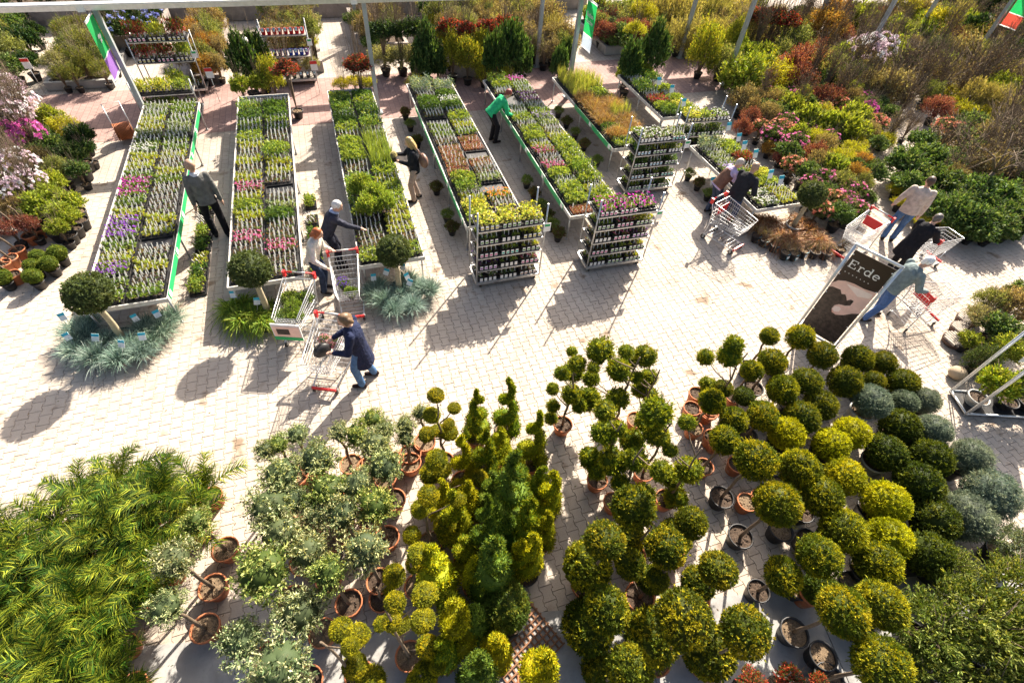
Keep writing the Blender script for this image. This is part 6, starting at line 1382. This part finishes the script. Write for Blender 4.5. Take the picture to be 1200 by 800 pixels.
@cached
def bright_pot(c):
    b = MB(1); b.lathe([(.055, 0), (.075, .15), (.078, .16), (.068, .16)], 10); m = mat('glazed_'+c, dict(red=(.5, .01, .015), blue=(.02, .05, .35), black=(.05, .05, .055), violet=(.10, .02, .16))[c], .3, .1, 10); return b.mesh('pot', m)
for si, (z, cs) in enumerate([(.175, ['black']*6), (.862, ['violet', 'violet', 'violet', 'blue', 'blue', 'blue', 'blue', 'violet']), (1.462, ['red']*8)]):
    for k, c in enumerate(cs):
        n = len(cs); x = -1.08 + (k+.5)/n*1.28-.64 + (.12 if si == 0 else 0)
        t = thing('potted_climber', 'climber in a %s pot, %s from left on %s shelf of pot trolley' % (c, ORD[k], ('bottom', 'middle', 'top')[si]), 'potted plant', (x, 18.42, z), 0, 'climbers in coloured pots')
        ob('pot', bright_pot(c), t); ob('soil', soil_mesh(.075, .16, 0), t)
        ob('plant_card', card2(), t)
        ob('crown', foliage_mesh('tall', .12, .12, 1, 1, k % 2), t, (0, 0, .08), sc=(1.6, 1.6, 1.5), col=vary((.15, .17, .05)), tint=(.3, .22, .08), share=.4)
trolley('small steel rack of yellow and white spring pots beside the dark shrub table', 10.25, 12.1, -.05, 1.5, .55, 1.35, [0., .45, .88], [[None, ('grn2', None), ('lime', None)], [('grn2', L_['green']), ('grn2', L_['green']), ('grn2', L_['white'])], [('yel', YLB), ('lime', YLB), ('wht', L_['white'])]], tw='small pot rack', tagw=False)
# hose cart
t = thing('hose_cart', 'small hose cart with an orange reel left of the leftmost table', 'hose reel', (-5.5, 15.5), .3)
b = MB(1); b.tube([(-.2, .1, .02), (-.2, .25, .9), (.2, .25, .9), (.2, .1, .02)], .014, 6); ob('frame', b.mesh('frame', ALU), t)
b = MB(2)
for k in range(10): a = np.linspace(0, 6.28, 22); b.tube(np.c_[np.full(22, -.15+k*.033), .20*np.cos(a), .25+.20*np.sin(a)], .018, 5, cap=False)
ob('hose', b.mesh('hose', mat('orange_hose', (.34, .10, .03), .6, .2, 10)), t)
for s in (-1, 1): b = MB(3); b.tube([(s*.19-.01, 0, .25), (s*.19+.01, 0, .25)], .22, 14); ob('reel_disc', b.mesh('reel_disc', mat('orange_plastic', (.42, .13, .03), .5, .1, 10)), t)
# price posts
for k, (x, y) in enumerate([(-8.17, 18.82), (-3.32, 17.42), (-0.38, 17.53)]):
    t = thing('price_sign', 'small card on a thin stand at the back path, %s from the left' % ORD[k], 'sign', (x, y)); b = MB(1); b.tube([(0, 0, 0), (0, 0, .75)], .01, 5); ob('stand', b.mesh('stand', STEEL), t)
    b = MB(2); b.box((0, -.012, .85), (.2, .006, .28), mi=0); b.box((0, -.017, .94), (.2, .004, .09), mi=1); ob('card', b.mesh('card', [LABELW, REDPR]), t)

# ------------------------------------------------------------------ planter with frame at the right edge
A, Bp, Cp = Vector((10.23, 2.53)), Vector((9.98, 2.10)), Vector((11.4, 1.60))
t = thing('planter_trolley', 'steel-framed planter with tall poles at the right edge', 'planter', (Bp.x, Bp.y), math.atan2((Cp-Bp).y, (Cp-Bp).x))
L = (Cp-Bp).length; D = .52
b = MB(1); b.box((L/2, D/2, .05), (L, D, .04)); ob('base_plate', b.mesh('base_plate', BLACK), t)
for (p, q) in (((0, 0), (L, 0)), ((0, D), (L, D)), ((0, 0), (0, D)), ((L, 0), (L, D))): b = MB(2); b.tube([(*p, .08), (*q, .08)], .022, 6); ob('rim_tube', b.mesh('rim_tube', ALU), t)
for p in ((0, 0), (0, D)):
    for o in (0, .05): b = MB(3); b.tube([(p[0]+o, p[1], .04), (p[0]+o, p[1], 1.9)], .014, 6); ob('pole', b.mesh('pole', ALU), t)
b = MB(4); b.box((L*.5, D*.9, 1.35), (.6, .008, .55)); ob('back_board', b.mesh('back_board', WHITE), t)
def on_planter(u, v): q = t.matrix_basis @ Vector((u, v, .08)); return q.x, q.y
for k, (u, v, r, st, c, ti) in enumerate([(.30, .28, .34, 'broad', (.22, .32, .02), (.36, .40, .04)), (.85, .25, .33, 'broad', (.10, .18, .03), (.22, .27, .04)), (1.25, .25, .3, 'fine', (.09, .15, .03), LIME)]):
    x, y = on_planter(u, v)
    bush(x, y, r, '%s shrub standing in the framed planter, %s from its poles' % (('bright lime', 'mid green', 'fine-leaved green')[k], ORD[k]), st, c, ti, .4, pot='g' if k == 0 else 'b', potr=.18, zc=.62)
display('right edge display', [(11.02, 2.89, 0.23, 'cn.low'), (11.54, 3.05, 0.19, 'cn.low'), (11.87, 3.72, 0.25, 'vr'), (11.95, 3.38, 0.28, 'gr'), (12.78, 3.74, 0.33, 'br'), (12.47, 4.00, 0.24, 'ol'), (11.97, 3.02, 0.27, 'gr'), (11.58, 2.89, 0.22, 'lg'), (13.42, 4.03, 0.24, 'gr'), (11.34, 3.38, 0.16, 'lg.low')])
for k, (px_, r) in enumerate([((12.21, 3.98), .22), ((11.38, 3.57), .24), ((11.80, 3.80), .2)]):
    t = thing('slatted_planter', 'round planter of wooden slats at the right edge display, %s of three' % ORD[k], 'planter', px_)
    for q in range(7): b = MB(5); b.box((-r*.8+q*r*.27, 0, .12), (r*.2, 1.8*math.sqrt(max(.02, r*r-(r*.8-q*r*.27)**2)), .05)); ob('slat', b.mesh('slat', WOOD), t)
    b = MB(6); b.lathe([(r*.85, 0), (r*1.03, .10)], 14, close=True); ob('bowl', b.mesh('bowl', mat('brown_bowl', (.12, .07, .05), .8, .3, 14)), t)
t = thing('flower_pot', 'terracotta pot with a leaning twig at the right edge display', 'pot', (12.45, 4.03)); add_pot(t, 't', .15, .22); ob('twig', stem_mesh(.5, .012, 1), t, (0, 0, .18), rot=(.2, .6, 0))
b = MB(8); b.ball((0, 0, .12), (.17, .15, .13), 14, 10, jit=.01); tag(ob('stone_boulder', b.mesh('stone_boulder', mat('sandstone', (.36, .28, .19), .9, .2, 8)), None, (*(10.62, 2.87), 0)), 'round tan boulder beside the framed planter', 'stone')
# bare tree in a wide ring pot
t = thing('bare_tree', 'bare sapling in a wide pot amid the evergreen display', 'tree', (16.20, 7.47)); add_pot(t, 'g', .36, .3)
b = MB(12); g = b.rng
b.tube([(0, 0, .25), (.02, .02, .7), (.05, 0, 1.1)], [.07, .055, .045], 8); ob('trunk', b.mesh('trunk', BARK), t)
for q in range(7):
    b = MB(20+q); a = q*.9; e = np.array((.55*math.cos(a), .55*math.sin(a), 1.7+.25*math.sin(q*2))); s0 = np.array((.05, 0, 1.08)); m = (s0+e)/2+[0, 0, .12]
    b.tube([s0, m, e], [.03, .018, .006], 6)
    for w in range(5): f = m+(e-m)*(w/5); h = b.rng.normal(0, .16, 3)+[0, 0, .1]; b.tube([f, f+h, f+h*2+[0, 0, .04]], [.008, .005, .002], 4)
    ob('limb', b.mesh('limb', BARK), t)

# ------------------------------------------------------------------ litter on the paving: dropped leaves, crumbs of soil
lt = MB(77); g = lt.rng
pts = []
for (cx, cy, n, sp) in [(2.5, 3.2, 170, 1.6), (4.6, 2.2, 150, .9), (-1.2, 3.4, 140, 1.0), (-2.6, 3.0, 60, .5), (8.2, 7.0, 70, .7), (0, 7.0, 120, 1.6), (-3.0, 9.5, 90, 1.2), (1.7, 11, 70, 1.4), (4.1, 10.5, 70, 1.3), (10.5, 3.0, 60, .8), (5, 6, 90, 2.2), (-5.5, 7.5, 60, 1.2), (9, 5.6, 60, 1.4)]:
    pts += list(np.c_[g.normal(cx, sp, n), g.normal(cy, sp, n)])
pts = np.array(pts); k = len(pts)
lt.leaves(np.c_[pts, np.full(k, .006)], np.c_[g.normal(0, 1, (k, 2)), np.full(k, .05)], .035, .016, spread=.1)
ob('leaf_litter', lt.mesh('leaf_litter', LEAF), col=(.16, .10, .05), tint=(.10, .13, .03), share=.3, kind='stuff')
o = bpy.data.objects['leaf_litter']; o['label'] = 'scattered dropped leaves and soil crumbs on the paving'; o['category'] = 'litter'

# teal-topped price cards on sticks over the perennials
for k, (x, y) in enumerate([(10.27, 11.01), (10.18, 10.40), (10.08, 10.00), (10.11, 9.55), (9.88, 8.61), (9.97, 8.32), (9.75, 14.07), (9.88, 13.49), (9.76, 12.58), (9.08, 9.53)]):
    t = thing('price_card', 'white price card with teal top on a stick, %s from the left among the perennials' % ORD[k], 'sign', (x, y), 0, 'teal price cards')
    h = .5 if k == 9 else 1.15
    b = MB(1); b.tube([(0, 0, 0), (0, 0, h)], .006, 5); ob('stick', b.mesh('stick', STEEL), t)
    b = MB(2); b.box((0, -.01, h), (.14, .005, .20), mi=0, M=[(1, 0, 0), (0, 1, .35), (0, -.3, 1)]); b.box((0, .006, h+.065), (.142, .009, .075), mi=1, M=[(1, 0, 0), (0, 1, .35), (0, -.3, 1)]); ob('card', b.mesh('card', [LABELW, LABELT]), t)
